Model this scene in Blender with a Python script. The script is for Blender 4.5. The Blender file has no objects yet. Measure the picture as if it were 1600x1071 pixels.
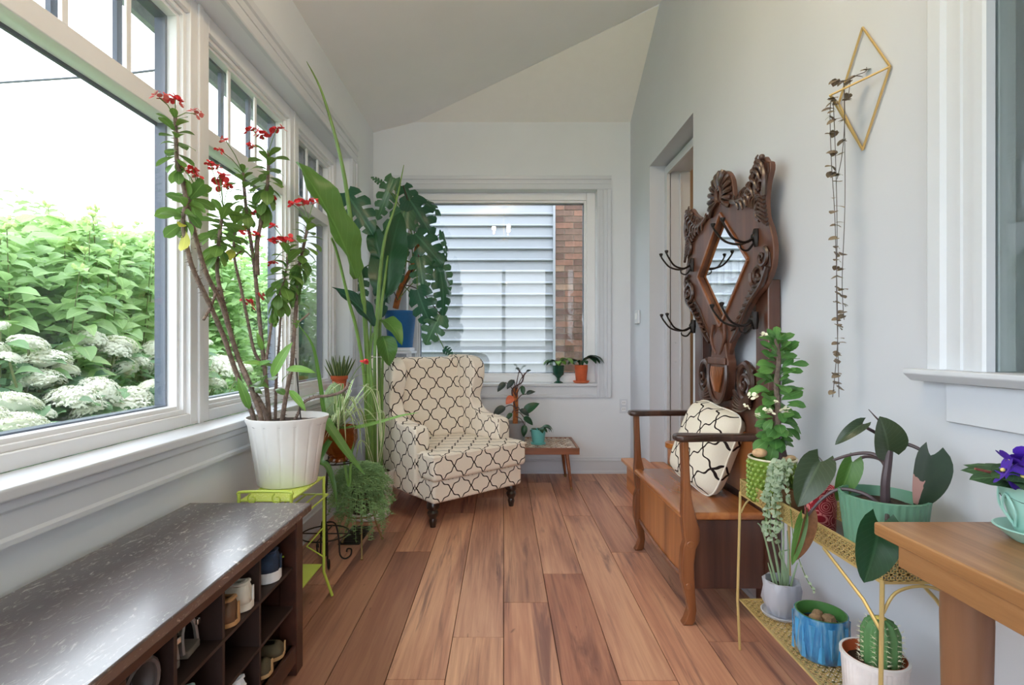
import bpy, math, random
from mathutils import Vector, Matrix
random.seed(7)
SC = bpy.context.scene
COL = SC.collection
PI = math.pi

# ---------------------------------------------------------------- camera, sky, exposure
EYE = 1.1          # camera height above the floor
FPX = 800.0        # focal length in pixels of the 1600 px wide frame
cam_d = bpy.data.cameras.new('camera')
cam_d.sensor_fit = 'HORIZONTAL'; cam_d.sensor_width = 36.0; cam_d.lens = 18.0
cam_d.shift_x = 13 / 1600; cam_d.shift_y = 4.5 / 1600
cam_d.clip_start = 0.02; cam_d.clip_end = 200
cam = bpy.data.objects.new('camera', cam_d); COL.objects.link(cam)
cam.location = (0, 0, EYE); cam.rotation_euler = (PI / 2, 0, 0)
SC.camera = cam

world = bpy.data.worlds.new('overcast_sky'); SC.world = world
world.use_nodes = True
bg = world.node_tree.nodes['Background']
bg.inputs['Color'].default_value = (0.84, 0.92, 1.0, 1); bg.inputs['Strength'].default_value = 1.3

SC.view_settings.view_transform = 'Standard'; SC.view_settings.look = 'None'
SC.view_settings.gamma = 1.0; SC.view_settings.use_curve_mapping = False
SC.view_settings.exposure = 2.05
SC.cycles.transparent_max_bounces = 24
SC.cycles.max_bounces = 10; SC.cycles.diffuse_bounces = 8; SC.cycles.glossy_bounces = 4
SC.cycles.use_denoising = True
SC.cycles.sample_clamp_indirect = 6.0


def lamp(name, kind, loc, power, color, **kw):
    d = bpy.data.lights.new(name, kind); d.energy = power; d.color = color
    for k, v in kw.items(): setattr(d, k, v)
    o = bpy.data.objects.new(name, d); COL.objects.link(o); o.location = loc
    return o

# ---------------------------------------------------------------- helpers
def W(px, py, y):
    """the point at depth y (metres ahead of the camera) seen at pixel px, py"""
    return Vector(((px - 787.0) * y / FPX, y, EYE - (py - 540.0) * y / FPX))

def lin(c):
    out = []
    for v in c[:3]:
        v = v / 255.0
        out.append(v / 12.92 if v <= 0.04045 else ((v + 0.055) / 1.055) ** 2.4)
    return (out[0], out[1], out[2], 1.0)

class NT:
    """a small wrapper for building node trees"""
    def __init__(s, name):
        s.m = bpy.data.materials.new(name); s.m.use_nodes = True
        s.t = s.m.node_tree; s.t.nodes.clear()
        s.out = s.t.nodes.new('ShaderNodeOutputMaterial')
    def n(s, typ, ins=None, **kw):
        nd = s.t.nodes.new(typ)
        for k, v in kw.items(): setattr(nd, k, v)
        for k, v in (ins or {}).items(): s.put(nd.inputs[k], v)
        return nd
    def put(s, sock, v):
        if isinstance(v, bpy.types.NodeSocket): s.t.links.new(v, sock)
        else: sock.default_value = v
    def math(s, op, a, b=0.0, c=None):
        nd = s.t.nodes.new('ShaderNodeMath'); nd.operation = op
        s.put(nd.inputs[0], a); s.put(nd.inputs[1], b)
        if c is not None: s.put(nd.inputs[2], c)
        return nd.outputs[0]
    def mix(s, fac, a, b, blend='MIX'):
        nd = s.t.nodes.new('ShaderNodeMix'); nd.data_type = 'RGBA'; nd.blend_type = blend
        s.put(nd.inputs[0], fac); s.put(nd.inputs[6], a); s.put(nd.inputs[7], b)
        return nd.outputs[2]
    def ramp(s, fac, stops):
        nd = s.t.nodes.new('ShaderNodeValToRGB')
        e = nd.color_ramp.elements
        while len(e) < len(stops): e.new(0.5)
        for k, (p, c) in enumerate(stops): e[k].position = p; e[k].color = c
        s.put(nd.inputs[0], fac)
        return nd.outputs[0]
    def coord(s, which='Object', scale=(1, 1, 1)):
        tc = s.t.nodes.new('ShaderNodeTexCoord')
        mp = s.t.nodes.new('ShaderNodeMapping'); mp.inputs['Scale'].default_value = scale
        s.t.links.new(tc.outputs[which], mp.inputs['Vector'])
        return mp.outputs[0]
    def noise(s, vec, scale=5, detail=4, rough=0.55, distort=0.0):
        nd = s.n('ShaderNodeTexNoise', {'Scale': scale, 'Detail': detail, 'Roughness': rough, 'Distortion': distort})
        s.t.links.new(vec, nd.inputs['Vector'])
        return nd.outputs[0]
    def bsdf(s, **ins):
        nd = s.t.nodes.new('ShaderNodeBsdfPrincipled')
        for k, v in ins.items(): s.put(nd.inputs[k.replace('_', ' ')], v)
        return nd
    def bump(s, h, strength=0.2, dist=0.01):
        return s.n('ShaderNodeBump', {'Height': h, 'Strength': strength, 'Distance': dist}).outputs[0]
    def done(s, shader):
        s.t.links.new(shader, s.out.inputs['Surface'])
        return s.m

def M(name, c, rough=0.5, metal=0.0, var=0.12, scale=14, bump=0.0, stretch=(1, 1, 1), coat=0.0, spec=0.5):
    """a plain coloured surface with a little tonal noise"""
    t = NT(name)
    v = t.coord('Object', stretch)
    n = t.noise(v, scale, 3)
    b = lin(c)
    lo = tuple(x * (1 - var) for x in b[:3]) + (1,); hi = tuple(min(1, x * (1 + var)) for x in b[:3]) + (1,)
    col = t.ramp(n, [(0.3, lo), (0.7, hi)])
    p = t.bsdf(Base_Color=col, Roughness=rough, Metallic=metal)
    p.inputs['Coat Weight'].default_value = coat
    p.inputs['Specular IOR Level'].default_value = spec
    if bump: t.put(p.inputs['Normal'], t.bump(t.noise(v, scale * 6, 2), bump, 0.004))
    return t.done(p.outputs[0])

def Mleaf(name, c1, c2, rough=0.45, trans=0.25, vein=0.35, spec=0.4):
    """leaf: tone differs from leaf to leaf and along the midrib (UV u across, v along)"""
    t = NT(name)
    oi = t.n('ShaderNodeObjectInfo')
    uv = t.n('ShaderNodeTexCoord')
    sp = t.n('ShaderNodeSeparateXYZ', {0: uv.outputs['UV']})
    rnd = t.math('ADD', t.math('MULTIPLY', oi.outputs['Random'], 0.75), t.math('MULTIPLY', t.noise(t.coord('Object'), 4, 2), 0.25))
    col = t.mix(rnd, lin(c1), lin(c2))
    d = t.math('ABSOLUTE', t.math('SUBTRACT', sp.outputs[0], 0.5))
    rib = t.math('LESS_THAN', d, 0.03)
    side = t.math('ABSOLUTE', t.math('SINE', t.math('MULTIPLY', t.math('ADD', sp.outputs[1], t.math('MULTIPLY', d, -0.7)), 28.0)))
    sidef = t.math('MULTIPLY', t.math('LESS_THAN', side, 0.22), 0.35)
    f = t.math('MULTIPLY', t.math('MAXIMUM', rib, sidef), vein)
    light = tuple(min(1, x * 1.9 + 0.05) for x in lin(c2)[:3]) + (1,)
    col = t.mix(f, col, light)
    p = t.bsdf(Base_Color=col, Roughness=rough)
    p.inputs['Specular IOR Level'].default_value = spec
    tr = t.n('ShaderNodeBsdfTranslucent', {'Color': t.mix(0.5, col, tuple(min(1, x * 1.4) for x in lin(c2)[:3]) + (1,))})
    mx = t.n('ShaderNodeMixShader', {0: trans, 1: p.outputs[0], 2: tr.outputs[0]})
    return t.done(mx.outputs[0])

def Mwood(name, dark, mid, light, rough=0.35, axis='y', scale=1.0, coat=0.2, streak=0.5):
    t = NT(name)
    st = {'x': (1.2, 22, 22), 'y': (22, 1.2, 22), 'z': (22, 22, 1.2)}[axis]
    v = t.coord('Object', tuple(a * scale for a in st))
    n1 = t.noise(v, 1.0, 6, 0.6, 0.6)
    st2 = tuple(a * scale * 0.22 for a in st)
    n2 = t.noise(t.coord('Object', st2), 1.3, 3, 0.5, 1.2)
    f = t.math('ADD', t.math('MULTIPLY', n1, streak), t.math('MULTIPLY', n2, 1 - streak))
    col = t.ramp(f, [(0.34, lin(dark)), (0.5, lin(mid)), (0.64, lin(light))])
    p = t.bsdf(Base_Color=col, Roughness=rough)
    p.inputs['Coat Weight'].default_value = coat; p.inputs['Coat Roughness'].default_value = 0.25
    t.put(p.inputs['Normal'], t.bump(n1, 0.08, 0.002))
    return t.done(p.outputs[0])

def Mtrellis(name, ground, line, cell, width=0.05, amp=0.11):
    """woven upholstery with an ogee trellis; UV in metres"""
    t = NT(name)
    uv = t.n('ShaderNodeTexCoord')
    sp = t.n('ShaderNodeSeparateXYZ', {0: uv.outputs['UV']})
    u = t.math('DIVIDE', sp.outputs[0], cell); v = t.math('DIVIDE', sp.outputs[1], cell)
    p = t.math('ADD', u, v); q = t.math('SUBTRACT', u, v)
    def wave(x):
        a = t.math('SINE', t.math('MULTIPLY', x, 2 * PI))
        b = t.math('SINE', t.math('MULTIPLY', x, 4 * PI))
        return t.math('MULTIPLY', t.math('ADD', a, t.math('MULTIPLY', b, -0.5)), amp)
    def dist(a, b):
        s = t.math('ADD', t.math('ADD', a, wave(b)), 0.5)
        return t.math('ABSOLUTE', t.math('SUBTRACT', t.math('FRACT', s), 0.5))
    d = t.math('MINIMUM', dist(p, q), dist(q, p))
    f = t.math('LESS_THAN', d, width)
    weave = t.noise(t.coord('Object'), 260, 2)
    g = t.mix(weave, tuple(x * 0.9 for x in lin(ground)[:3]) + (1,), lin(ground))
    col = t.mix(f, g, lin(line))
    b = t.bsdf(Base_Color=col, Roughness=0.9)
    b.inputs['Specular IOR Level'].default_value = 0.15
    t.put(b.inputs['Normal'], t.bump(weave, 0.25, 0.002))
    return t.done(b.outputs[0])

def Mglass(name, tint=(1, 1, 1, 1), refl=1.0):
    t = NT(name)
    ge = t.n('ShaderNodeNewGeometry')
    dt = t.n('ShaderNodeVectorMath', {0: ge.outputs['Incoming'], 1: ge.outputs['Normal']}, operation='DOT_PRODUCT')
    om = t.math('SUBTRACT', 1.0, t.math('ABSOLUTE', dt.outputs['Value']))
    fr = t.math('ADD', 0.035, t.math('MULTIPLY', t.math('POWER', om, 5.0), 0.9))
    tr = t.n('ShaderNodeBsdfTransparent', {'Color': tint})
    gl = t.n('ShaderNodeBsdfGlossy', {'Color': (1, 1, 1, 1), 'Roughness': 0.0})
    mx = t.n('ShaderNodeMixShader', {0: t.math('MULTIPLY', fr, refl), 1: tr.outputs[0], 2: gl.outputs[0]})
    return t.done(mx.outputs[0])

def Memit(name, c, strength):
    t = NT(name)
    e = t.n('ShaderNodeEmission', {'Color': c, 'Strength': strength})
    return t.done(e.outputs[0])

ORG = {}
def tag(o, label=None, cat=None, group=None, kind=None):
    if label: o['label'] = label
    if cat: o['category'] = cat
    if group: o['group'] = group
    if kind: o['kind'] = kind
    return o

def thing(name, loc, label, cat, group=None, rz=0.0):
    o = bpy.data.objects.new(name, None); COL.objects.link(o)
    o.empty_display_size = 0.05
    o.location = loc; o.rotation_euler = (0, 0, rz)
    ORG[o] = Vector(loc)
    return tag(o, label, cat, group)

def origin(o):
    return ORG.get(o, Vector((0, 0, 0)))

class MB:
    """collects faces and links them as ONE mesh object"""
    def __init__(s): s.v = []; s.f = []; s.uv = None
    def add(s, vs, fs):
        b = len(s.v); s.v += [Vector(p) for p in vs]; s.f += [tuple(i + b for i in q) for q in fs]; return s
    def box(s, x0, x1, y0, y1, z0, z1):
        return s.add([(x0, y0, z0), (x1, y0, z0), (x1, y1, z0), (x0, y1, z0), (x0, y0, z1), (x1, y0, z1), (x1, y1, z1), (x0, y1, z1)],
                     [(0, 3, 2, 1), (4, 5, 6, 7), (0, 1, 5, 4), (1, 2, 6, 5), (2, 3, 7, 6), (3, 0, 4, 7)])
    def bar(s, a, b, w, h, up=(0, 0, 1)):
        a = Vector(a); b = Vector(b); d = (b - a).normalized(); up = Vector(up)
        if abs(d.dot(up)) > 0.98: up = Vector((0, 1, 0))
        r = d.cross(up).normalized() * (w / 2); u = r.cross(d).normalized() * (h / 2)
        return s.add([a - r - u, a + r - u, b + r - u, b - r - u, a - r + u, a + r + u, b + r + u, b - r + u],
                     [(0, 3, 2, 1), (4, 5, 6, 7), (0, 1, 5, 4), (1, 2, 6, 5), (2, 3, 7, 6), (3, 0, 4, 7)])
    def tube(s, pts, r, n=8, flat=None, cap=True, closed=False):
        pts = [Vector(p) for p in pts]; k = len(pts)
        rs = list(r) if isinstance(r, (list, tuple)) else [r] * k
        if len(rs) != k: rs = [rs[0] + (rs[-1] - rs[0]) * i / (k - 1) for i in range(k)]
        vs = []; ref = None
        for i in range(k):
            d = (pts[(i + 1) % k] - pts[i - 1]) if closed else (pts[min(i + 1, k - 1)] - pts[max(i - 1, 0)])
            if d.length < 1e-9: d = Vector((0, 0, 1))
            d.normalize()
            if ref is None:
                ref = Vector((0, 0, 1)) if abs(d.z) < 0.9 else Vector((1, 0, 0))
            a = (ref - d * ref.dot(d))
            if a.length < 1e-6: a = d.orthogonal()
            a.normalize(); ref = a; b = d.cross(a)
            for j in range(n):
                t = 2 * PI * j / n
                vs.append(pts[i] + a * (rs[i] * math.cos(t)) * (flat or 1) + b * (rs[i] * math.sin(t)))
        fs = []
        for i in range(k if closed else k - 1):
            i2 = (i + 1) % k
            for j in range(n):
                fs.append((i * n + j, i * n + (j + 1) % n, i2 * n + (j + 1) % n, i2 * n + j))
        if cap and not closed:
            fs.append(tuple(range(n - 1, -1, -1))); fs.append(tuple((k - 1) * n + j for j in range(n)))
        return s.add(vs, fs)
    def lathe(s, prof, c=(0, 0, 0), n=28, mod=None, sx=1.0, sy=1.0, caps=(1, 1)):
        c = Vector(c); vs = []; k = len(prof)
        for i, (r, z) in enumerate(prof):
            for j in range(n):
                t = 2 * PI * j / n
                rr = max(r, 0.0004)
                if mod: rr *= mod(t, z, i)
                vs.append(c + Vector((rr * math.cos(t) * sx, rr * math.sin(t) * sy, z)))
        fs = []
        for i in range(k - 1):
            for j in range(n):
                fs.append((i * n + j, i * n + (j + 1) % n, (i + 1) * n + (j + 1) % n, (i + 1) * n + j))
        if caps[0]: fs.append(tuple(range(n - 1, -1, -1)))
        if caps[1]: fs.append(tuple((k - 1) * n + j for j in range(n)))
        return s.add(vs, fs)
    def prism(s, poly, axis, a0, a1):
        """poly in the two other axes (x: y,z; y: x,z; z: x,y)"""
        def P(p, a):
            return {'x': (a, p[0], p[1]), 'y': (p[0], a, p[1]), 'z': (p[0], p[1], a)}[axis]
        n = len(poly)
        vs = [P(p, a0) for p in poly] + [P(p, a1) for p in poly]
        fs = [tuple(range(n - 1, -1, -1)), tuple(range(n, 2 * n))]
        fs += [(i, (i + 1) % n, n + (i + 1) % n, n + i) for i in range(n)]
        return s.add(vs, fs)
    def ball(s, c, r, sc=(1, 1, 1), nu=10, nv=7):
        c = Vector(c); vs = [c + Vector((0, 0, -r * sc[2]))]
        for i in range(1, nv):
            a = PI * i / nv - PI / 2
            for j in range(nu):
                t = 2 * PI * j / nu
                vs.append(c + Vector((r * math.cos(a) * math.cos(t) * sc[0], r * math.cos(a) * math.sin(t) * sc[1], r * math.sin(a) * sc[2])))
        vs.append(c + Vector((0, 0, r * sc[2]))); fs = []
        for j in range(nu): fs.append((0, 1 + (j + 1) % nu, 1 + j))
        for i in range(nv - 2):
            for j in range(nu):
                a = 1 + i * nu; fs.append((a + j, a + (j + 1) % nu, a + nu + (j + 1) % nu, a + nu + j))
        a = 1 + (nv - 2) * nu
        for j in range(nu): fs.append((a + j, a + (j + 1) % nu, len(vs) - 1))
        return s.add(vs, fs)
    def grid(s, fn, nu, nv):
        vs = [fn(i / nu, j / nv) for i in range(nu + 1) for j in range(nv + 1)]
        fs = [(i * (nv + 1) + j, (i + 1) * (nv + 1) + j, (i + 1) * (nv + 1) + j + 1, i * (nv + 1) + j + 1) for i in range(nu) for j in range(nv)]
        return s.add(vs, fs)
    def rot(s, mat):
        s.v = [mat @ p for p in s.v]; return s
    def mesh(s, name, m, off=Vector((0, 0, 0)), sharp=38, boxuv=False):
        me = bpy.data.meshes.new(name)
        me.from_pydata([tuple(p - off) for p in s.v], [], s.f)
        for mm in (m if isinstance(m, (list, tuple)) else [m]): me.materials.append(mm)
        if s.uv:
            lay = me.uv_layers.new(name='UVMap')
            for l in me.loops: lay.data[l.index].uv = s.uv[l.vertex_index]
        if boxuv:
            lay = me.uv_layers.new(name='UVMap')
            for p in me.polygons:
                nx, ny, nz = (abs(a) for a in p.normal)
                for li in p.loop_indices:
                    co = me.vertices[me.loops[li].vertex_index].co
                    if ny >= nx and ny >= nz * 0.8: lay.data[li].uv = (co.x, co.z)
                    elif nx >= nz * 0.8: lay.data[li].uv = (co.y, co.z)
                    else: lay.data[li].uv = (co.x, co.y)
        me.polygons.foreach_set('use_smooth', [True] * len(me.polygons))
        if sharp is not None: me.set_sharp_from_angle(angle=math.radians(sharp))
        me.update()
        return me
    def build(s, name, m, parent=None, org=None, bevel=0.0, sub=0, sharp=38, boxuv=False, local=False, seg=2):
        off = Vector((0, 0, 0)) if local else (Vector(org) if org is not None else origin(parent))
        me = s.mesh(name, m, off, sharp, boxuv)
        o = bpy.data.objects.new(name, me); COL.objects.link(o)
        if parent is not None:
            o.parent = parent; ORG[o] = origin(parent) if not local else Vector((0, 0, 0))
        elif org is not None:
            o.location = org; ORG[o] = Vector(org)
        if bevel:
            b = o.modifiers.new('bevel', 'BEVEL'); b.width = bevel; b.segments = seg; b.limit_method = 'ANGLE'; b.angle_limit = math.radians(30)
            b.harden_normals = True
        if sub:
            b = o.modifiers.new('sub', 'SUBSURF'); b.levels = sub; b.render_levels = sub
        return o

def smooth_path(pts, k=6):
    """Catmull-Rom through the points"""
    pts = [Vector(p) for p in pts]; out = []
    n = len(pts)
    for i in range(n - 1):
        p0 = pts[max(i - 1, 0)]; p1 = pts[i]; p2 = pts[i + 1]; p3 = pts[min(i + 2, n - 1)]
        for j in range(k):
            t = j / k
            out.append(0.5 * ((2 * p1) + (p2 - p0) * t + (2 * p0 - 5 * p1 + 4 * p2 - p3) * t * t + (3 * p1 - p0 - 3 * p2 + p3) * t ** 3))
    out.append(pts[-1])
    return out

def smooth2(pts, k=5, closed=False):
    q = smooth_path([(a, b, 0) for a, b in (pts + [pts[0]] if closed else pts)], k)
    q = [(p.x, p.y) for p in q]
    return q[:-1] if closed else q

# ---- leaves
def prof_ovate(t): return max(0.0, math.sin(PI * t ** 0.75)) ** 0.8 if t < 1 else 0
def prof_lance(t): return (math.sin(PI * min(1, t ** 0.8)) ** 0.7) if 0 < t < 1 else 0
def prof_obov(t): return (math.sin(PI * t ** 1.6) ** 0.62) if 0 < t < 1 else 0
def prof_paddle(t): return (math.sin(PI * t ** 0.95) ** 0.34) if 0 < t < 1 else 0
def prof_heart(t): return (math.sqrt(max(0, 1 - ((0.27 - t) / 0.30) ** 2)) if t < 0.27 else math.cos(PI / 2 * (t - 0.27) / 0.73) ** 0.72)
prof_heart.lobe = 0.20
def prof_blade(t): return min(1, 0.55 + t * 2) * (1 - t ** 3.5)

def leaf_mb(prof, width=0.5, bend=0.6, fold=0.25, nl=7, nw=2, wave=0.0, cup=0.0):
    """unit-length leaf: base at the origin, along +Y, face up +Z"""
    m = MB(); m.uv = []; lobe = getattr(prof, 'lobe', 0.0)
    y = z = 0.0; pts = []
    for i in range(nl + 1):
        a = bend * (i / nl) * 1.6 - bend * 0.35
        pts.append((y, z)); y += math.cos(a) / nl; z -= math.sin(a) / nl
    vs = []
    for i in range(nl + 1):
        t = i / nl
        w = width / 2 * max(prof(t), 0.012)
        for j in range(-nw, nw + 1):
            sf = j / nw
            vs.append((sf * w, pts[i][0] - lobe * abs(sf) ** 1.5 * (1 - t) ** 3, pts[i][1] + abs(sf) * fold * w - cup * sf * sf * w + wave * math.sin(t * 17 + sf * 2) * abs(sf) * 0.06))
            m.uv.append((0.5 + sf / 2, t))
    k = 2 * nw + 1
    fs = [(i * k + j, i * k + j + 1, (i + 1) * k + j + 1, (i + 1) * k + j) for i in range(nl) for j in range(k - 1)]
    m.add(vs, fs)
    return m

def monstera_mb(seed, holes=4):
    """unit-length split leaf: deep slots run from the edge towards the midrib"""
    m = MB(); m.uv = []
    nl, nw = 32, 6
    vs = []
    for i in range(nl + 1):
        t = i / nl
        w = 0.46 * (math.sqrt(max(0, 1 - ((0.3 - t) / 0.33) ** 2)) if t < 0.3 else math.cos(PI / 2 * (t - 0.3) / 0.7) ** 0.7)
        w = max(w, 0.004)
        for j in range(-nw, nw + 1):
            sf = j / nw; a = abs(sf)
            ph = (t * holes + (0.35 if j < 0 else 0.0) + seed * 0.37) % 1.0
            nip = 1.0 - (0.16 * abs(ph - 0.62) / 0.5 if 0.12 < t < 0.9 else 0) * a
            y = t - 0.20 * a ** 1.5 * (1 - t) ** 3 + 0.13 * a * (1 - t)
            z = -0.30 * t * t - 0.25 * a * a * w + 0.05 * a + 0.02 * math.sin(9 * t + seed) * a
            vs.append((sf * w * nip, y, z)); m.uv.append((0.5 + sf / 2, t))
    k = 2 * nw + 1; fs = []
    for i in range(nl):
        for j in range(k - 1):
            a = min(abs(j - nw), abs(j + 1 - nw)) / nw
            t = (i + 0.5) / nl
            ph = (t * holes + (0.35 if j < nw else 0.0) + seed * 0.37) % 1.0
            if a >= 0.30 and 0.16 < t < 0.88 and ph < 0.30 - 0.12 * (1 - a): continue
            fs.append((i * k + j, i * k + j + 1, (i + 1) * k + j + 1, (i + 1) * k + j))
    m.add(vs, fs)
    return m

def put(name, me, parent, base, d, up=(0, 0, 1), L=1.0, wf=1.0):
    """an object for one leaf: base point, direction, face side, length, width factor"""
    o = bpy.data.objects.new(name, me); COL.objects.link(o)
    d = Vector(d).normalized(); up = Vector(up)
    z = up - d * up.dot(d)
    if z.length < 1e-4: z = d.orthogonal()
    z.normalize(); x = d.cross(z)
    mat = Matrix(((x.x * wf * L, d.x * L, z.x * L, 0), (x.y * wf * L, d.y * L, z.y * L, 0), (x.z * wf * L, d.z * L, z.z * L, 0), (0, 0, 0, 1)))
    b = Vector(base) - origin(parent)
    o.parent = parent
    o.matrix_basis = Matrix.Translation(b) @ mat
    return o

def leaf_between(name, me, parent, a, b, up=(0, -0.6, 0.8), wf=1.0):
    a = Vector(a); b = Vector(b); d = b - a
    return put(name, me, parent, a, d, up, d.length, wf)

def ribbon(name, m, parent, pts, w, up=(0, 0, 1), fold=0.25, prof=None):
    """one long strap leaf along a path"""
    pts = smooth_path(pts, 5); k = len(pts); b = MB(); b.uv = []
    vs = []
    for i, p in enumerate(pts):
        d = (pts[min(i + 1, k - 1)] - pts[max(i - 1, 0)]).normalized()
        s = d.cross(Vector(up))
        if s.length < 1e-3: s = d.orthogonal()
        s.normalize(); nrm = s.cross(d)
        t = i / (k - 1); ww = w / 2 * (prof(t) if prof else max(0.04, min(1, 0.6 + 2 * t) * (1 - t ** 3)))
        for sf in (-1, 0, 1):
            vs.append(p + s * (sf * ww) + nrm * (abs(sf) * fold * ww)); b.uv.append((0.5 + sf / 2, t))
    fs = [(i * 3 + j, i * 3 + j + 1, i * 3 + 4 + j, i * 3 + 3 + j) for i in range(k - 1) for j in (0, 1)]
    b.add(vs, fs)
    return b.build(name, m, parent, sharp=None)

# ---------------------------------------------------------------- materials
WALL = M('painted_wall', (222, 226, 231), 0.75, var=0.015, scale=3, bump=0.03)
WALL_R = M('painted_wall_dimmed', (203, 207, 215), 0.75, var=0.015, scale=3, bump=0.03)  # same wall paint, darkened to offset the direct window light on this side
CEIL = M('painted_ceiling', (240, 240, 241), 0.85, var=0.015, scale=3)
TRIM = M('white_trim_paint', (208, 212, 219), 0.35, var=0.01)
VINYL = M('white_vinyl', (232, 233, 236), 0.3, var=0.01)
DARKVINYL = M('dark_grey_sash', (72, 82, 100), 0.4, var=0.03)
GLASS = Mglass('window_glass')
GREEN_GLASS = Mglass('tinted_glass', (0.9, 0.93, 0.92, 1), 1.0)
SCREEN_T = NT('insect_screen')
_d = SCREEN_T.n('ShaderNodeBsdfDiffuse', {'Color': lin((96, 100, 108))})
_t = SCREEN_T.n('ShaderNodeBsdfTransparent')
SCREEN = SCREEN_T.done(SCREEN_T.n('ShaderNodeMixShader', {0: 0.5, 1: _t.outputs[0], 2: _d.outputs[0]}).outputs[0])

def plank_mat():
    t = NT('hardwood_plank')
    oi = t.n('ShaderNodeObjectInfo')
    tc = t.n('ShaderNodeTexCoord')
    shift = t.n('ShaderNodeVectorMath', {0: tc.outputs['Object']}, operation='ADD')
    cmb = t.n('ShaderNodeCombineXYZ', {0: t.math('MULTIPLY', oi.outputs['Random'], 37.0), 1: t.math('MULTIPLY', oi.outputs['Random'], 91.0), 2: 0.0})
    t.put(shift.inputs[1], cmb.outputs[0])
    def mp(scale):
        m = t.n('ShaderNodeMapping', {'Vector': shift.outputs[0]}); m.inputs['Scale'].default_value = scale
        return m.outputs[0]
    fine = t.noise(mp((60, 2.2, 1)), 1.0, 6, 0.65, 0.3)
    broad = t.noise(mp((7, 0.75, 1)), 1.0, 3, 0.5, 1.0)
    crack = t.noise(mp((9, 0.6, 1)), 1.0, 5, 0.62, 1.4)
    knots = t.noise(mp((9, 3.2, 1)), 1.0, 3, 0.5, 2.5)
    base = t.ramp(t.math('ADD', t.math('MULTIPLY', fine, 0.45), t.math('MULTIPLY', broad, 0.55)),
                  [(0.3, lin((144, 100, 86))), (0.48, lin((197, 147, 122))), (0.62, lin((219, 173, 142))), (0.75, lin((203, 151, 124)))])
    cf = t.ramp(crack, [(0.33, (1, 1, 1, 1)), (0.45, (0, 0, 0, 1))])
    base = t.mix(t.math('MULTIPLY', cf, 0.7), base, lin((110, 78, 78)))
    kf = t.ramp(knots, [(0.70, (0, 0, 0, 1)), (0.78, (1, 1, 1, 1))])
    base = t.mix(t.math('MULTIPLY', kf, 0.6), base, lin((96, 60, 56)))
    col = t.mix(1.0, base, oi.outputs['Color'], 'MULTIPLY')
    p = t.bsdf(Base_Color=col, Roughness=t.math('ADD', 0.36, t.math('MULTIPLY', fine, 0.14)))
    p.inputs['Specular IOR Level'].default_value = 0.45
    t.put(p.inputs['Normal'], t.bump(fine, 0.1, 0.002))
    return t.done(p.outputs[0])
PLANK = plank_mat()

TERRACOTTA = M('terracotta', (196, 92, 50), 0.7, var=0.12, scale=20)
SOIL = M('potting_soil', (58, 42, 34), 0.95, var=0.4, scale=60, bump=0.5)
BRASS = M('brushed_brass', (208, 184, 122), 0.38, 0.35, var=0.06)
IRON = M('dark_iron', (44, 38, 36), 0.45, 0.5, var=0.1)
WHITEPOT = M('white_plastic', (232, 230, 228), 0.4, var=0.015)
STEM_GREEN = M('green_stem', (92, 124, 60), 0.5, var=0.2)
STEM_DARK = M('dark_stem', (74, 50, 50), 0.5, var=0.25)
MILII = M('thorny_stem', (120, 102, 92), 0.85, var=0.4, scale=60, bump=0.4)
THORN = M('thorn', (84, 62, 56), 0.7, var=0.2)

# ---------------------------------------------------------------- room shell
XL, XR, YB, YF = -1.12, 1.09, 4.40, -2.2
def struct(o): return tag(o, kind='structure')

def cz(x): return 2.93 + 0.2516 * (x - XL)      # height of the sloping ceiling
HIP_Y = 3.588                                   # where the hip end starts at the right wall

fl = struct(MB().box(XL - 0.1, 1.6, YF - 0.1, YB + 0.2, -0.06, -0.012).build('floor', M('subfloor', (60, 44, 38), 0.9), None, (0, 0, 0)))
edges = [-1.12, -0.965, -0.775, -0.58, -0.388, -0.192, 0.0, 0.19, 0.38, 0.57, 0.76, 0.95, 1.40]
joints = [[1.2, 2.9], [0.7, 2.35, 3.9], [1.5, 3.02], [0.6, 2.73, 4.0], [1.686, 3.36], [0.3, 1.93, 3.7], [0.5, 2.19, 3.95], [0.9, 2.465, 4.1], [-0.1, 1.68, 3.3], [0.9, 2.72, 4.15], [0.2, 1.9, 3.5], [1.2, 3.1]]
tone = {(2, 2): (.78, .70, .70), (3, 1): (.56, .47, .46), (4, 1): (1.06, 1.03, 1.0), (4, 0): (1.0, .92, .86), (5, 2): (1.0, 1.0, 1.0), (5, 1): (1.12, 1.14, 1.08),
        (6, 1): (.95, .86, .82), (6, 2): (.9, .86, .82), (7, 1): (.74, .60, .57), (7, 2): (1.02, .98, .95), (8, 2): (.98, .92, .88), (8, 1): (.98, .82, .76), (9, 1): (1.0, .9, .85), (9, 2): (.86, .78, .76), (10, 2): (.8, .7, .68), (2, 1): (.62, .54, .52), (1, 1): (.72, .62, .58), (1, 2): (.8, .7, .66)}
for i in range(12):
    ys = [YF] + joints[i] + [YB + 0.05]
    for j in range(len(ys) - 1):
        g = 0.0012
        o = MB().box(edges[i] + g, edges[i + 1] - g, ys[j] + g, ys[j + 1] - g, -0.012, 0.0).build('plank', PLANK, fl, bevel=0.0012, seg=1)
        r = random.uniform(0.86, 1.05)
        o.color = tone.get((i, j), (r, r * 0.93, r * 0.9)) + (1,)

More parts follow.
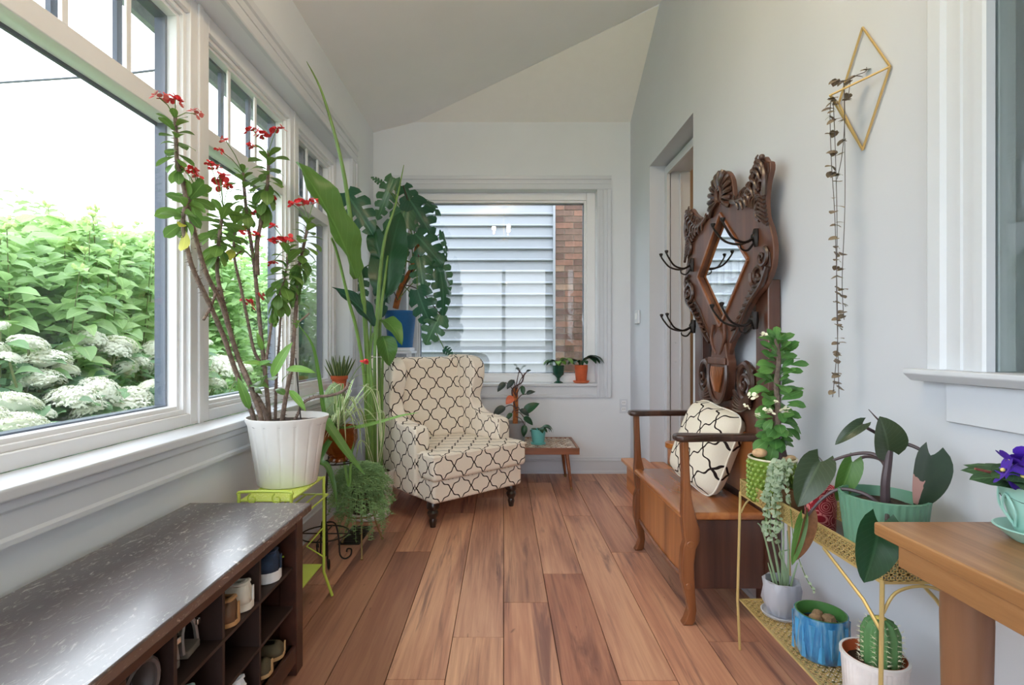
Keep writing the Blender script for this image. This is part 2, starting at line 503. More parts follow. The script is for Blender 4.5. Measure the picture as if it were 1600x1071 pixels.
# ceiling: main slope + hipped end, one solid sheet
cm = MB()
z0, z1 = cz(XL), cz(XR)
xk = XL + (3.02 - z0) / 0.2516                  # where the hip line leaves the slope, on the back wall
E = 0.12
main = [(XL - 0.25, YF, cz(XL - 0.25)), (XR + 0.05, YF, cz(XR + 0.05)), (XR + 0.05, HIP_Y - .04, cz(XR + 0.05)), (xk, YB + .0, 3.02), (xk, YB + 0.25, 3.02), (XL - 0.25, YB + 0.25, cz(XL - 0.25))]
cm.add(main + [(x, y, z + E) for x, y, z in main], [(5, 4, 3, 2, 1, 0), (6, 7, 8, 9, 10, 11)] + [(i, (i + 1) % 6, 6 + (i + 1) % 6, 6 + i) for i in range(6)])
struct(cm.build('ceiling', CEIL, None, (0, 0, 0), sharp=5))
hm = MB()
hz = (cz(XR) - 3.02) / (YB - HIP_Y)
hip = [(xk, YB, 3.02), (XR, HIP_Y, cz(XR)), (XR + .05, HIP_Y - .04, cz(XR + .05)), (XR + 0.05, YB + 0.02, 3.02 - 0.02 * hz), (xk, YB + 0.02, 3.02 - 0.02 * hz)]
hm.add(hip + [(x, y, z + E) for x, y, z in hip], [(0, 1, 2, 3, 4), (9, 8, 7, 6, 5)] + [(i, (i + 1) % 5, 5 + (i + 1) % 5, 5 + i) for i in range(5)])
struct(hm.build('ceiling_back', M('painted_hip', (238, 237, 235), 0.8, var=0.01), None, (0, 0, 0), sharp=5))

# left wall with the long window opening
LY0, LY1, LZ0, LZ1 = -2.0, 3.72, 0.79, 2.46
XO = -1.36
lw = MB()
lw.box(XO, XL, YF, YB, 0, LZ0 - 0.04).box(XO, XL, YF, YB, LZ1, 2.98).box(XO, XL, YF, LY0, LZ0 - 0.04, LZ1).box(XO, XL, LY1, YB, LZ0 - 0.04, LZ1)
struct(lw.build('wall_left', WALL, None, (XL, 1, 0), sharp=5))
# back wall with the picture window opening
BX0, BX1, BZ0, BZ1 = -0.83, 0.80, 0.775, 2.435
bw = MB()
bw.box(XO, 1.45, YB, YB + 0.22, 0, BZ0 - 0.03).box(XO, 1.45, YB, YB + 0.22, BZ1, 3.06).box(XO, BX0, YB, YB + 0.22, BZ0 - 0.03, BZ1).box(BX1, 1.45, YB, YB + 0.22, BZ0 - 0.03, BZ1)
struct(bw.build('wall_back', WALL, None, (0, YB, 0), sharp=5))
# right wall: doorway and the inner window
DY0, DY1, DZ = 2.945, 3.824, 2.44
WY0, WY1, WZ0, WZ1 = 0.10, 1.135, 1.04, 2.55
XT = 1.39
rw = MB()
rw.box(XR, XT, YF, YB, WZ1, 3.56).box(XR, XT, DY1, YB, 0, WZ1).box(XR, XT, DY0, DY1, DZ, WZ1).box(XR, XT, WY1 + .13, DY0, 0, WZ1)
rw.box(XR, XT, WY0, WY1 + .13, 0, WZ0 - 0.03).box(XR, XT, YF, WY0, 0, WZ1)
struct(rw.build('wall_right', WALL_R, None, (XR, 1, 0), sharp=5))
# unseen wall behind the camera; glazed door opening added for fill light
fw = MB()
GX0, GX1, GZ1 = -1.04, 1.0, 2.85
fw.box(XO, GX0, YF - 0.15, YF, 0, 3.6).box(GX1, 1.45, YF - 0.15, YF, 0, 3.6).box(GX0, GX1, YF - 0.15, YF, GZ1, 3.6)
struct(fw.build('wall_front', WALL, None, (0, YF, 0), sharp=5))
fd = MB()
for x0, x1 in ((GX0, GX0 + .08), (-.04, .04), (GX1 - .08, GX1)): fd.box(x0, x1, YF - .11, YF - .05, 0, GZ1)
for z in (0.0, 1.0, GZ1 - .08): fd.box(GX0 + .08, GX1 - .08, YF - .105, YF - .055, z, z + .08)
d2 = struct(fd.build('door_added', TRIM, None, (0, YF - .08, 0), bevel=.004))
MB().box(GX0 + .06, GX1 - .06, YF - .083, YF - .077, .08, GZ1 - .08).build('pane', GLASS, d2)

# baseboards (a plinth with a moulded cap)
PROF_BASE = [(0, .0005), (.019, .0005), (.019, .020), (.014, .026), (.014, .104), (.018, .108), (.018, .117), (.011, .124), (.009, .140), (0, .140)]
def baseboard(name, a, b, nrm):
    m = MB()
    if nrm[0]: m.prism([(a[0] + nrm[0] * t, z) for t, z in PROF_BASE], 'y', a[1], b[1])
    else: m.prism([(a[1] + nrm[1] * t, z) for t, z in PROF_BASE], 'x', a[0], b[0])
    struct(m.build(name, TRIM, None, a, sharp=25))
CASE = lambda w, k=1.0: [(0, 0), (0, .020), (.006, .024), (w * .18, .024), (w * .20, .016), (w * .40, .016), (w * .42, .020), (w * .48, .020), (w * .50, .016), (w * .68, .017), (w * .74, .026), (w * .96, .028), (w, .024), (w, 0)]
baseboard('baseboard_back', (XL, YB, 0), (XR, YB, 0), (0, -1, 0))
baseboard('baseboard_left', (XL, YF, 0), (XL, YB, 0), (1, 0, 0))
baseboard('baseboard_right', (XR, -1.0, 0), (XR, DY0 - .12, 0), (-1, 0, 0))

# ---- left window bank: three units in one opening
def window_unit(name, y0, y1, muntins, z0=LZ0, z1=LZ1, screen=False):
    xi, xo = -1.215, -1.33
    m = MB()
    fwid = 0.048
    m.box(xo, xi, y0, y0 + fwid, z0, z1).box(xo, xi, y1 - fwid, y1, z0, z1).box(xo, xi, y0 + fwid, y1 - fwid, z0, z0 + .045).box(xo, xi, y0 + fwid, y1 - fwid, z1 - .07, z1)
    win = struct(m.build(name, VINYL, None, (xi, (y0 + y1) / 2, z0), bevel=.004))
    a, b, c, d = y0 + fwid, y1 - fwid, z0 + .045, z1 - .07
    s = MB()                       # stepped inner bead
    for k, (w, x) in enumerate(((.018, -1.232), (.032, -1.248))):
        s.box(-1.30, x, a, a + w, c, d).box(-1.30, x, b - w, b, c, d).box(-1.30, x, a + w, b - w, c, c + w).box(-1.30, x, a + w, b - w, d - w, d)
    s.build('inner_bead', VINYL, win, bevel=.002)
    s = MB(); w = .044               # dark outside edge seen through the glass
    s.box(-1.325, -1.285, a, a + w, c, d).box(-1.325, -1.285, b - w, b, c, d).box(-1.325, -1.285, a + w, b - w, c, c + w * .85).box(-1.325, -1.285, a + w, b - w, d - w, d)
    s.build('outer_edge', DARKVINYL, win)
    MB().box(-1.274, -1.270, a + .01, b - .01, c + .01, d - .01).build('pane', GLASS, win)
    MB().box(-1.315, -1.243, a + .03, b - .03, 1.945, 2.015).build('transom_bar', VINYL, win, bevel=.004)
    MB().box(-1.325, -1.316, a + .03, b - .03, 1.935, 1.96).build('transom_edge', DARKVINYL, win)
    for y in muntins:
        MB().box(-1.268, -1.258, y - .011, y + .011, 2.014, d - .03).build('muntin', VINYL, win, bevel=.002)
        MB().box(-1.306, -1.290, y - .012, y + .012, 2.014, d - .03).build('muntin', DARKVINYL, win)
    if screen:
        MB().box(-1.322, -1.320, a + .04, b - .04, c + .03, 1.94).build('insect_screen', SCREEN, win)
        MB().box(-1.322, -1.320, a + .04, b - .04, 2.02, d - .03).build('insect_screen', SCREEN, win)
    return win
window_unit('window_added', LY0, -.65, [])  # unseen extra unit behind the camera, added to bring in more sky light
window_unit('window_1', -.62, 2.035, [1.72 - .25 * k for k in range(9)])
window_unit('window_2', 2.065, 2.965, [2.35, 2.60])
window_unit('window_3', 2.99, 3.715, [3.28, 3.47], screen=True)
mm = MB()
for a, b in ((-.65, -.62), (2.035, 2.065), (2.965, 2.99)): mm.box(-1.33, -1.208, a, b, LZ0, LZ1 - .0)
struct(mm.build('trim_1', VINYL, None, (-1.21, 2.5, LZ0), bevel=.003))
# sill, apron, head and end casing of the left bank
s = MB().box(-1.22, -1.075, LY0 - .1, LY1 + .03, LZ0 - .032, LZ0)
struct(s.build('trim_2', TRIM, None, (-1.1, 1.5, LZ0), bevel=.008))
ap = [(XL, .655), (XL + .028, .655), (XL + .028, .668), (XL + .022, .676), (XL + .022, .728), (XL + .030, .736), (XL + .030, LZ0 - .033), (XL, LZ0 - .033)]
struct(MB().prism(ap, 'y', LY0 - .1, LY1 + .12).build('trim_3', TRIM, None, (XL, 1.5, .65), sharp=25))
pr = CASE(.15)
s = MB().prism([(XL + t, LZ1 + w) for w, t in pr], 'y', LY0 - .15, LY1 + .15)
struct(s.build('trim_4', TRIM, None, (XL, LY1, LZ1), sharp=25))
s = MB().prism([(XL + t, LY1 + w) for w, t in pr], 'z', LZ0 + .0005, LZ1 - .0005)
struct(s.build('trim_11', TRIM, None, (XL, LY1, LZ1), sharp=25))
# eave outside
struct(MB().box(-1.66, -1.36, YF, YB + .4, 2.66, 2.69).box(-1.68, -1.65, YF, YB + .4, 2.60, 2.78).build('trim_5', M('eave', (150, 152, 156), .8, var=.2, scale=30), None, (-1.5, 1, 2.66)))

# ---- back picture window
m = MB()
m.box(BX0, BX0 + .075, YB + .075, YB + .16, BZ0, BZ1).box(BX1 - .075, BX1, YB + .075, YB + .16, BZ0, BZ1).box(BX0 + .075, BX1 - .075, YB + .075, YB + .16, BZ0, BZ0 + .06).box(BX0 + .075, BX1 - .075, YB + .075, YB + .16, BZ1 - .065, BZ1)
bwn = struct(m.build('window_4', VINYL, None, (0, YB + .1, BZ0), bevel=.005))
a, b, c, d = BX0 + .075, BX1 - .075, BZ0 + .06, BZ1 - .065
m = MB()
m.box(a, a + .02, YB + .09, YB + .14, c, d).box(b - .02, b, YB + .09, YB + .14, c, d).box(a + .02, b - .02, YB + .09, YB + .14, c, c + .02).box(a + .02, b - .02, YB + .09, YB + .14, d - .02, d)
m.build('inner_bead', VINYL, bwn, bevel=.003)
m = MB()
m.box(a + .016, a + .026, YB + .112, YB + .15, c + .016, d - .016).box(b - .026, b - .016, YB + .112, YB + .15, c + .016, d - .016).box(a + .026, b - .026, YB + .112, YB + .15, c + .016, c + .026).box(a + .026, b - .026, YB + .112, YB + .15, d - .026, d - .016)
m.build('outer_edge', DARKVINYL, bwn)
MB().box(a + .01, b - .01, YB + .108, YB + .112, c + .01, d - .01).build('pane', GLASS, bwn)
pr = CASE(.12)
m = MB().prism([(BX0 - w, YB - t) for w, t in pr], 'z', BZ0 - .12, BZ1 - .0005).prism([(BX1 + w, YB - t) for w, t in pr], 'z', BZ0 - .12, BZ1 - .0005)
m.prism([(YB - t, BZ1 + w) for w, t in pr], 'x', BX0 - .12, BX1 + .12)
m.prism([(YB, BZ0 - .12), (YB - .026, BZ0 - .12), (YB - .026, BZ0 - .10), (YB - .018, BZ0 - .094), (YB - .018, BZ0 - .027), (YB, BZ0 - .027)], 'x', BX0 + .0005, BX1 - .0005)
struct(m.build('trim_6', TRIM, None, (0, YB, BZ0), sharp=25))
struct(MB().box(BX0 - .0, BX1 + .0, YB - .035, YB + .09, BZ0 - .026, BZ0).build('trim_7', TRIM, None, (0, YB, BZ0), bevel=.006))

# ---- inner window on the right wall
pr = CASE(.155)
m = MB().prism([(XR - t, WY1 + w) for w, t in pr], 'z', WZ0 + .0005, WZ1 - .0005).prism([(XR - t, WY0 - w) for w, t in pr], 'z', WZ0 + .0005, WZ1 - .0005)
m.prism([(XR - t, WZ1 + w) for w, t in pr], 'y', WY0 - .155, WY1 + .155)
struct(m.build('trim_8', TRIM, None, (XR, WY1, WZ0), sharp=25))
m = MB().prism([(XR + .09, WZ0 - .03), (XR - .035, WZ0 - .03), (XR - .055, WZ0 - .012), (XR - .055, WZ0), (XR + .09, WZ0)], 'y', WY0 - .2, WY1 + .195)
struct(m.build('trim_9', TRIM, None, (XR, .6, WZ0), bevel=.003))
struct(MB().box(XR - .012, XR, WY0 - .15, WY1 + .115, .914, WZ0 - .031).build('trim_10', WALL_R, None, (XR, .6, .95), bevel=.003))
m = MB().box(XR + .010, XR + .05, WY1 + .002, WY1 + .04, WZ0, WZ1).box(XR + .010, XR + .05, WY0, WY0 + .03, WZ0, WZ1).box(XR + .010, XR + .05, WY0 + .03, WY1 + .002, WZ1 - .03, WZ1)
w5 = struct(m.build('window_5', TRIM, None, (XR + .1, .6, WZ0), bevel=.003))
MB().box(XR + .003, XR + .008, WY0 + .005, WY1 + .02, WZ0 + .001, WZ1 - .005).build('pane', GREEN_GLASS, w5)
# dim room beyond the inner window and the hall beyond the doorway
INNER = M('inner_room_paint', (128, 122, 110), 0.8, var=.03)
rm = MB().box(XT + .9, XT + .95, -1.5, 2.6, 0, 3).box(XT, XT + .9, -1.5, -1.45, 0, 3).box(XT, XT + .9, 2.2, 2.25, 0, 3).box(XT, XT + .95, -1.5, 2.25, 3.0, 3.05).box(XT, XT + .95, -1.5, 2.25, .0, .05)
struct(rm.build('wall_inner', INNER, None, (XT + .9, .5, 0), sharp=5))
hm = MB().box(XT + 1.2, XT + 1.25, 2.3, 5.2, 0, 3).box(XT, XT + 1.2, 4.6, 4.65, 0, 3).box(XT, XT + 1.2, 2.3, 2.35, 0, 3).box(XT, XT + 1.2, 2.3, 4.65, 2.9, 2.95)
struct(hm.build('wall_hall', M('hall_paint', (222, 208, 188), .8, var=.02), None, (XT + 1.2, 3.6, 0), sharp=5))
struct(MB().box(XT, XT + 1.2, 2.35, 4.6, .36, .40).build('floor_hall', Mwood('hall_oak', (120, 70, 36), (164, 104, 58), (190, 132, 80)), None, (XT + .6, 3.4, .36)))
lamp('hall_lamp', 'POINT', (XT + .55, 3.1, 2.5), 0.9, (1, .74, .46), shadow_soft_size=.1)
# door frame lining in the doorway
m = MB()
m.box(1.2, 1.225, DY1 - .055, DY1, .22, DZ - .02).box(1.235, XT - .01, DY1 - .04, DY1, .22, DZ - .02).box(1.2, 1.225, DY0, DY0 + .05, .22, DZ - .02)
m.box(1.2, 1.225, DY0 + .05, DY1 - .055, DZ - .075, DZ - .02).box(1.235, XT - .01, DY0, DY1, DZ - .055, DZ - .02)
m.box(1.30, 1.312, DY1 - .052, DY1 - .04, .22, DZ - .07)
dr = struct(m.build('door_2', TRIM, None, (1.28, DY1, .22), bevel=.003))
for z in (.98, 1.12): MB().ball((1.27, DY1 - .041, z), .006).build('screw_cap', TRIM, dr)

# wooden steps in the doorway
OAK_STEP = Mwood('step_oak', (150, 82, 32), (196, 122, 58), (212, 142, 74), .3, 'y', 1.0, .4)
st = thing('wooden_step', (1.1, 3.4, 0), 'honey oak step box below the doorway, half behind the carved hall tree', 'step')
MB().box(.945, XR + .001, 2.84, 3.93, .001, .205).build('riser', OAK_STEP, st)
m = MB().box(.905, XR + .001, 2.82, 3.955, .205, .232).box(XR, 1.20, DY0 + .003, DY1 - .003, .205, .232)
m.build('tread', OAK_STEP, st, bevel=.008)
MB().box(1.205, 1.215, DY0 + .06, DY1 - .06, .233, .36).build('upper_riser', OAK_STEP, st)
pts = [(1.385, 3.76), (1.26, 3.76), (1.20, 3.755), (1.17, 3.72), (1.165, 3.68), (1.19, 3.64), (1.195, 3.58), (1.175, 3.5), (1.165, 3.3), (1.165, 3.01), (1.385, 3.01)]
MB().prism(pts, 'z', .362, .402).build('upper_tread', OAK_STEP, st, bevel=.008)

# floor register
rg = thing('floor_register', (-.855, 2.965, 0), 'black floor heating register set in the planks below the fern', 'vent')
m = MB().box(-.915, -.795, 2.82, 3.11, .0005, .004)
m.build('plate', M('register_black', (20, 18, 18), .5), rg, bevel=.001)
for k in range(9): MB().box(-.905, -.805, 2.84 + k * .029, 2.852 + k * .029, .0042, .007).build('slat', IRON, rg)

# thermostat and outlet
th = thing('wall_switch', (XR, 4.13, 1.33), 'small white square control box on the wall beside the doorway', 'switch')
MB().box(XR - .022, XR - .0005, 4.085, 4.18, 1.275, 1.385).build('housing', TRIM, th, bevel=.006)
MB().box(XR - .026, XR - .022, 4.105, 4.16, 1.31, 1.36).build('button', VINYL, th, bevel=.003)
ou = thing('wall_outlet', (1.03, YB, .58), 'white electrical outlet low on the far wall in the corner', 'outlet')
MB().box(.995, 1.065, YB - .007, YB - .0005, .52, .64).build('cover_plate', TRIM, ou, bevel=.003)
for z in (.552, .608):
    s = MB().box(1.012, 1.048, YB - .010, YB - .007, z - .017, z + .017).build('socket', VINYL, ou, bevel=.004)
    MB().box(1.021, 1.024, YB - .0108, YB - .010, z - .006, z + .008).box(1.036, 1.039, YB - .0108, YB - .010, z - .006, z + .008).build('slot', IRON, s)

# ceiling light: its three candle bulbs are mirrored in the back window
ch = thing('chandelier', (0.0, 1.2, cz(0)), 'small brass three candle chandelier under the ceiling, its bulbs mirrored in the far window', 'chandelier')
CH = Vector((0.0, 1.2, 2.76)); zc = cz(0)
MB().lathe([(0, zc - .002), (.06, zc - .004), (.055, zc - .02), (.012, zc - .035)], (0, 1.2, 0)).build('canopy', BRASS, ch)
m = MB().tube([(0, 1.2, zc - .03), (0, 1.2, CH.z - .04)], .006)
m.ball((0, 1.2, CH.z - .05), .022); m.build('rod', BRASS, ch)
BULB = Memit('lit_candle_bulb', (1, .72, .38, 1), 30)
for k in range(3):
    t = k * 2 * PI / 3 - PI / 2 + .52
    e = CH + Vector((.15 * math.cos(t), .15 * math.sin(t), 0))
    mid = CH + Vector((.08 * math.cos(t), .08 * math.sin(t), -.09))
    MB().tube(smooth_path([CH + Vector((0, 0, -.05)), mid, e + Vector((0, 0, -.02))]), .005).lathe([(.02, -.02), (.022, -.012), (.008, -.01), (.01, .0), (.01, .045)], e, 12).build('arm', BRASS, ch)
    MB().lathe([(.006, .045), (.013, .06), (.012, .075), (.005, .098), (.001, .108)], e, 12).build('bulb', BULB, ch)
    lamp('candle_light', 'POINT', e + Vector((0, 0, .13)), 2.2, (1, .78, .52), shadow_soft_size=.03)

# ---------------------------------------------------------------- outdoors
struct(MB().box(-30, 12, -12, 40, -.32, -.25).build('ground', M('lawn', (96, 124, 62), .95, var=.3, scale=3), None, (0, 0, -.3)))

SIDING = M('white_siding', (154, 159, 167), .45, var=.015, scale=4)
MORTAR = M('mortar', (150, 138, 126), .95, var=.1, scale=40)
BRICKS = [M('brick_%s' % n, c, .9, var=.25, scale=30, bump=.3) for n, c in (('red', (130, 94, 80)), ('brown', (110, 86, 76)), ('plum', (96, 70, 62)), ('buff', (144, 116, 98)))]
nh = thing('neighbour_house', (0, 6.0, -.25), 'neighbouring house in white lap siding with a brown brick corner, outside the far window', 'house')
MB().box(-1.42, .57, 6.03, 8.0, -.25, 4.4).build('wall_core', SIDING, nh)
bh = .1347
for k in range(30):
    z = -.2 + k * bh
    MB().prism([(6.03, z), (5.985, z), (5.978, z + .010), (6.002, z + .03), (6.012, z + bh - .004), (6.03, z + bh - .004)], 'x', -1.42, .575).build('siding_board', SIDING, nh)
MB().box(.575, .603, 5.965, 6.03, -.25, 4.4).build('corner_post', SIDING, nh)
MB().box(.603, 1.75, 6.0, 8.0, -.25, 4.4).build('mortar_bed', MORTAR, nh)
bm = [MB().box(0, .205, -.009, .02, 0, .062).mesh('brick', b, sharp=5) for b in BRICKS]
hb = [MB().box(0, .098, -.009, .02, 0, .062).mesh('brick', b, sharp=5) for b in BRICKS]
for r in range(34):
    z = .45 + r * .0722; x = .606 - (0 if r % 2 == 0 else .0)
    first = True
    while x < 1.6:
        half = first and r % 2 == 1
        me = random.choice([(hb if half else bm)[i] for i in ((0, 1, 1, 2, 3) if 22 > r > 14 or r < 14 else (0, 1, 2, 1))])
        o = bpy.data.objects.new('brick', me); COL.objects.link(o); o.parent = nh
        o.location = Vector((x, 5.999 - random.uniform(0, .004), z)) - origin(nh)
        x += (.098 if half else .205) + .011; first = False

# overhead cable
tag(MB().tube(smooth_path([(-30, 10.8, 5.35), (-7.5, 7.6, 5.0), (-6.0, 7.38, 4.97), (-4.7, 7.2, 5.0), (-2.0, 6.8, 5.15)]), .016).build('overhead_cable', M('cable_black', (70, 74, 82), .7), None, (-6, 7.4, 5)),
    'dark overhead cable crossing the white sky outside the large window', 'cable')

LEAF_HYD = Mleaf('hydrangea_leaf', (84, 122, 98), (138, 172, 116), .5, .35, .3)
LEAF_TALL = Mleaf('tall_shrub_leaf', (118, 158, 112), (176, 206, 136), .5, .4, .3)
LEAF_FAR = Mleaf('hedge_leaf', (112, 154, 100), (160, 198, 122), .6, .4, .1)
FLORET = M('white_floret', (246, 247, 230), .8, var=.08, scale=30)
BUD = M('green_bud', (186, 208, 132), .8, var=.1)
TWIG = M('garden_twig', (108, 116, 72), .8, var=.2)
hl = [leaf_mb(prof_ovate, .68, b, .3, 4, 1).mesh('leaf', LEAF_HYD, sharp=None) for b in (.5, .9)]
tl = [leaf_mb(prof_ovate, .58, b, .35, 4, 1).mesh('leaf', LEAF_TALL, sharp=None) for b in (.4, .8)]

def head_mesh(seed):
    rr = random.Random(seed); m = MB()
    m.lathe([(.001, -.30), (.10, -.16), (.45, -.06), (.72, .06), (.70, .26), (.40, .46), (.001, .54)], (0, 0, 0), 10)
    for k in range(520):
        t = rr.uniform(0, 2 * PI); q = math.sqrt(rr.random())
        r = .96 * q; z = .68 * math.sqrt(max(0, 1 - q * q)) * 1.0 + rr.uniform(-.06, .08)
        p = Vector((r * math.cos(t), r * math.sin(t), z))
        if k % 4 == 0: p = Vector((rr.uniform(.72, .98) * math.cos(t), rr.uniform(.72, .98) * math.sin(t), rr.uniform(-.16, .12)))
        n = Vector((p.x * .7, p.y * .7, .55 + rr.uniform(-.2, .2))).normalized()
        a = n.orthogonal().normalized(); b = n.cross(a); s = rr.uniform(.055, .095); w = rr.uniform(0, PI)
        u = a * math.cos(w) + b * math.sin(w); v = n.cross(u)
        for e in (u, -u, v, -v):
            f = n.cross(e)
            m.add([p, p + e * s * .6 + f * s * .5 + n * .03, p + e * s * 1.2 + n * .0, p + e * s * .6 - f * s * .5 + n * .03], [(0, 1, 2, 3)])
    return m.mesh('flower_head', FLORET, sharp=None)
heads = [head_mesh(k) for k in range(4)]

def leaf_mass(name, m, parent, n, place, size):
    """the small leaves nobody could count, joined"""
    b = MB(); b.uv = []
    src = leaf_mb(prof_ovate, .6, .5, .3, 3, 1)
    for k in range(n):
        p, d, up = place(); d = d.normalized()
        z = up - d * up.dot(d); z = z.normalized() if z.length > 1e-4 else d.orthogonal().normalized()
        x = d.cross(z); L = size * random.uniform(.65, 1.25)
        base = len(b.v)
        for q in src.v: b.v.append(p + (x * q.x + d * q.y + z * q.z) * L)
        b.uv += src.uv
        b.f += [tuple(i + base for i in f) for f in src.f]
    return tag(b.build(name, m, parent, sharp=None), kind='stuff')

def rdir(up=.2):
    t = random.uniform(0, 2 * PI)
    return Vector((math.cos(t), math.sin(t), random.uniform(-.5, .5) + up))

# white flowering hydrangeas under the big window: head pixels grouped by plant
def at_x(px, py, x):
    y = FPX * x / (px - 787.0)
    return W(px, py, y)
HYD = [
 ('white mophead hydrangea outside the big window, nearest its bottom corner', -2.0,
  [(32, 664, 62), (-30, 655, 60), (84, 664, 26), (108, 672, 22), (-20, 690, 40), (15, 700, 30)]),
 ('white mophead hydrangea crowding the middle of the big window bottom', -2.15,
  [(25, 628, 58), (70, 640, 26), (145, 658, 26), (200, 655, 52), (165, 668, 34), (-40, 610, 50)]),
 ('white mophead hydrangea whose dense heads sit at the lower corner by the thick mullion', -2.3,
  [(195, 632, 58), (140, 636, 42), (115, 622, 60), (212, 612, 40), (155, 606, 50), (255, 626, 24), (232, 597, 28), (150, 622, 40)]),
 ('white mophead hydrangea with one broad dome left of centre in the big window', -2.45,
  [(62, 592, 54), (70, 560, 56), (103, 573, 30), (15, 552, 26), (-15, 540, 40), (0, 504, 22), (45, 532, 44)]),
 ('white mophead hydrangea with heads at eye height in the middle of the big window', -2.6,
  [(138, 526, 42), (120, 546, 36), (178, 542, 40), (184, 536, 44), (180, 572, 50), (150, 584, 36)]),
 ('white mophead hydrangea seen beside and behind the thick white mullion', -2.7,
  [(215, 560, 34), (248, 542, 46), (252, 566, 40), (345, 568, 46), (335, 596, 30), (375, 570, 30), (320, 530, 20), (290, 560, 40)]),
]
for lab, x, hs in HYD:
    pts = [at_x(px, py + 8, x + random.uniform(-.06, .06)) for px, py, w in hs]
    cx = sum(p.x for p in pts) / len(pts) - .1; cy = sum(p.y for p in pts) / len(pts)
    root = thing('hydrangea', (cx, cy, -.25), lab, 'shrub')
    sm = MB()
    for p, (px, py, w) in zip(pts, hs):
        R = w / 2 / (FPX / p.y) * 1.25
        o = bpy.data.objects.new('flower_head', random.choice(heads)); COL.objects.link(o); o.parent = root
        o.location = p - origin(root); o.scale = (R, R, R * random.uniform(.75, .95)); o.rotation_euler = (random.uniform(-.1, .35), random.uniform(.1, .45), random.uniform(0, 6))
        b = Vector((cx + random.uniform(-.1, .1), cy + random.uniform(-.1, .1), -.25))
        sm.tube(smooth_path([b, (b + p) / 2 + Vector((.03, 0, .15)), p + Vector((0, 0, -.02))], 4), .006, 5)
        for k in range(8):
            t = k * 2.4 + random.random(); q = p + Vector((0, 0, -.09 - .04 * k)) + rdir() * .02
            put('leaf', random.choice(hl), root, q, Vector((math.cos(t), math.sin(t), random.uniform(-.2, .35))), (random.uniform(-.2, .5), -.3, 1), random.uniform(.10, .16))
    sm.build('stem', TWIG, root)
    zmax = max(p.z for p in pts); zmin = min(p.z for p in pts)
    def place():
        q = Vector((cx + random.uniform(-.42, .12), cy + random.uniform(-.6, .6), random.uniform(-.1, 1) * (zmax - zmin + .35) + zmin - .42))
        return q, rdir(.1), Vector((.5, -.3, 1))
    leaf_mass('foliage', LEAF_HYD, root, 420, place, .11)

# tall green panicle shrubs behind them
TALLS = [(-25, 335, -3.0, 1.0), (75, 322, -3.15, .9), (150, 330, -3.25, .9), (215, 350, -3.4, .8), (345, 395, -3.7, .8), (400, 430, -4.2, .8)]
TL = ['tall green panicle shrub at the outer edge of the big window view', 'tallest green panicle shrub in the big window, its tips against the sky', 'tall green panicle shrub with two pointed tips in the middle of the big window',
      'green panicle shrub beside the thick mullion in the big window', 'pale green shrub seen through the narrow middle window', 'pale green shrub behind the thorny plant in the middle window']
for (px, py, x, sp), lab in zip(TALLS, TL):
    top = at_x(px, py, x)
    root = thing('panicle_shrub', (top.x, top.y, -.25), lab, 'shrub')
    sm = MB(); budm = MB()
    for k in range(15):
        ang = random.uniform(0, 2 * PI); rad = .55 * math.sqrt(random.random()) * sp
        h = top.z - random.uniform(0.0, .25) - rad * .25 if k > 2 else top.z - .06 * k
        tip = Vector((top.x + rad * math.cos(ang) * (0 if k == 0 else 1), top.y + rad * math.sin(ang) * (0 if k == 0 else 1), h))
        b = Vector((top.x + rad * .3 * math.cos(ang), top.y + rad * .3 * math.sin(ang), -.25))
        sm.tube(smooth_path([b, (b * .4 + tip * .6) + Vector((.03, .02, 0)), tip], 4), [.006, .0025], 5)
        for j in range(7): budm.ball(tip + rdir(.8) * random.uniform(0, .035), .012, (1, 1, 1.2), 5, 4)
        for j in range(17):
            q = tip + Vector((random.uniform(-.03, .03), random.uniform(-.03, .03), -.03 - .075 * j + random.uniform(-.04, .03)))
            for e in (0, PI):
                t = j * 1.57 + e + random.uniform(-.8, .8)
                put('leaf', random.choice(tl), root, q, Vector((math.cos(t), math.sin(t), random.uniform(-.5, .6))), (.4, -.4, 1), random.uniform(.13, .21) * (0.55 + min(.45, j * .12)))
    sm.build('stem', TWIG, root); tag(budm.build('flower_buds', BUD, root), kind='stuff')
    def place():
        z = random.uniform(.05, 1) ** .8
        r = .62 * sp * math.sqrt(random.random()) * (1.0 - .55 * max(0, z - .5) * 1.2)
        t = random.uniform(0, 2 * PI)
        return Vector((top.x - .12 + r * math.cos(t), top.y + r * math.sin(t), z * (top.z + .1) - .25)), rdir(.25), Vector((.4, -.3, 1))
    leaf_mass('foliage', LEAF_TALL, root, 1500, place, .16)

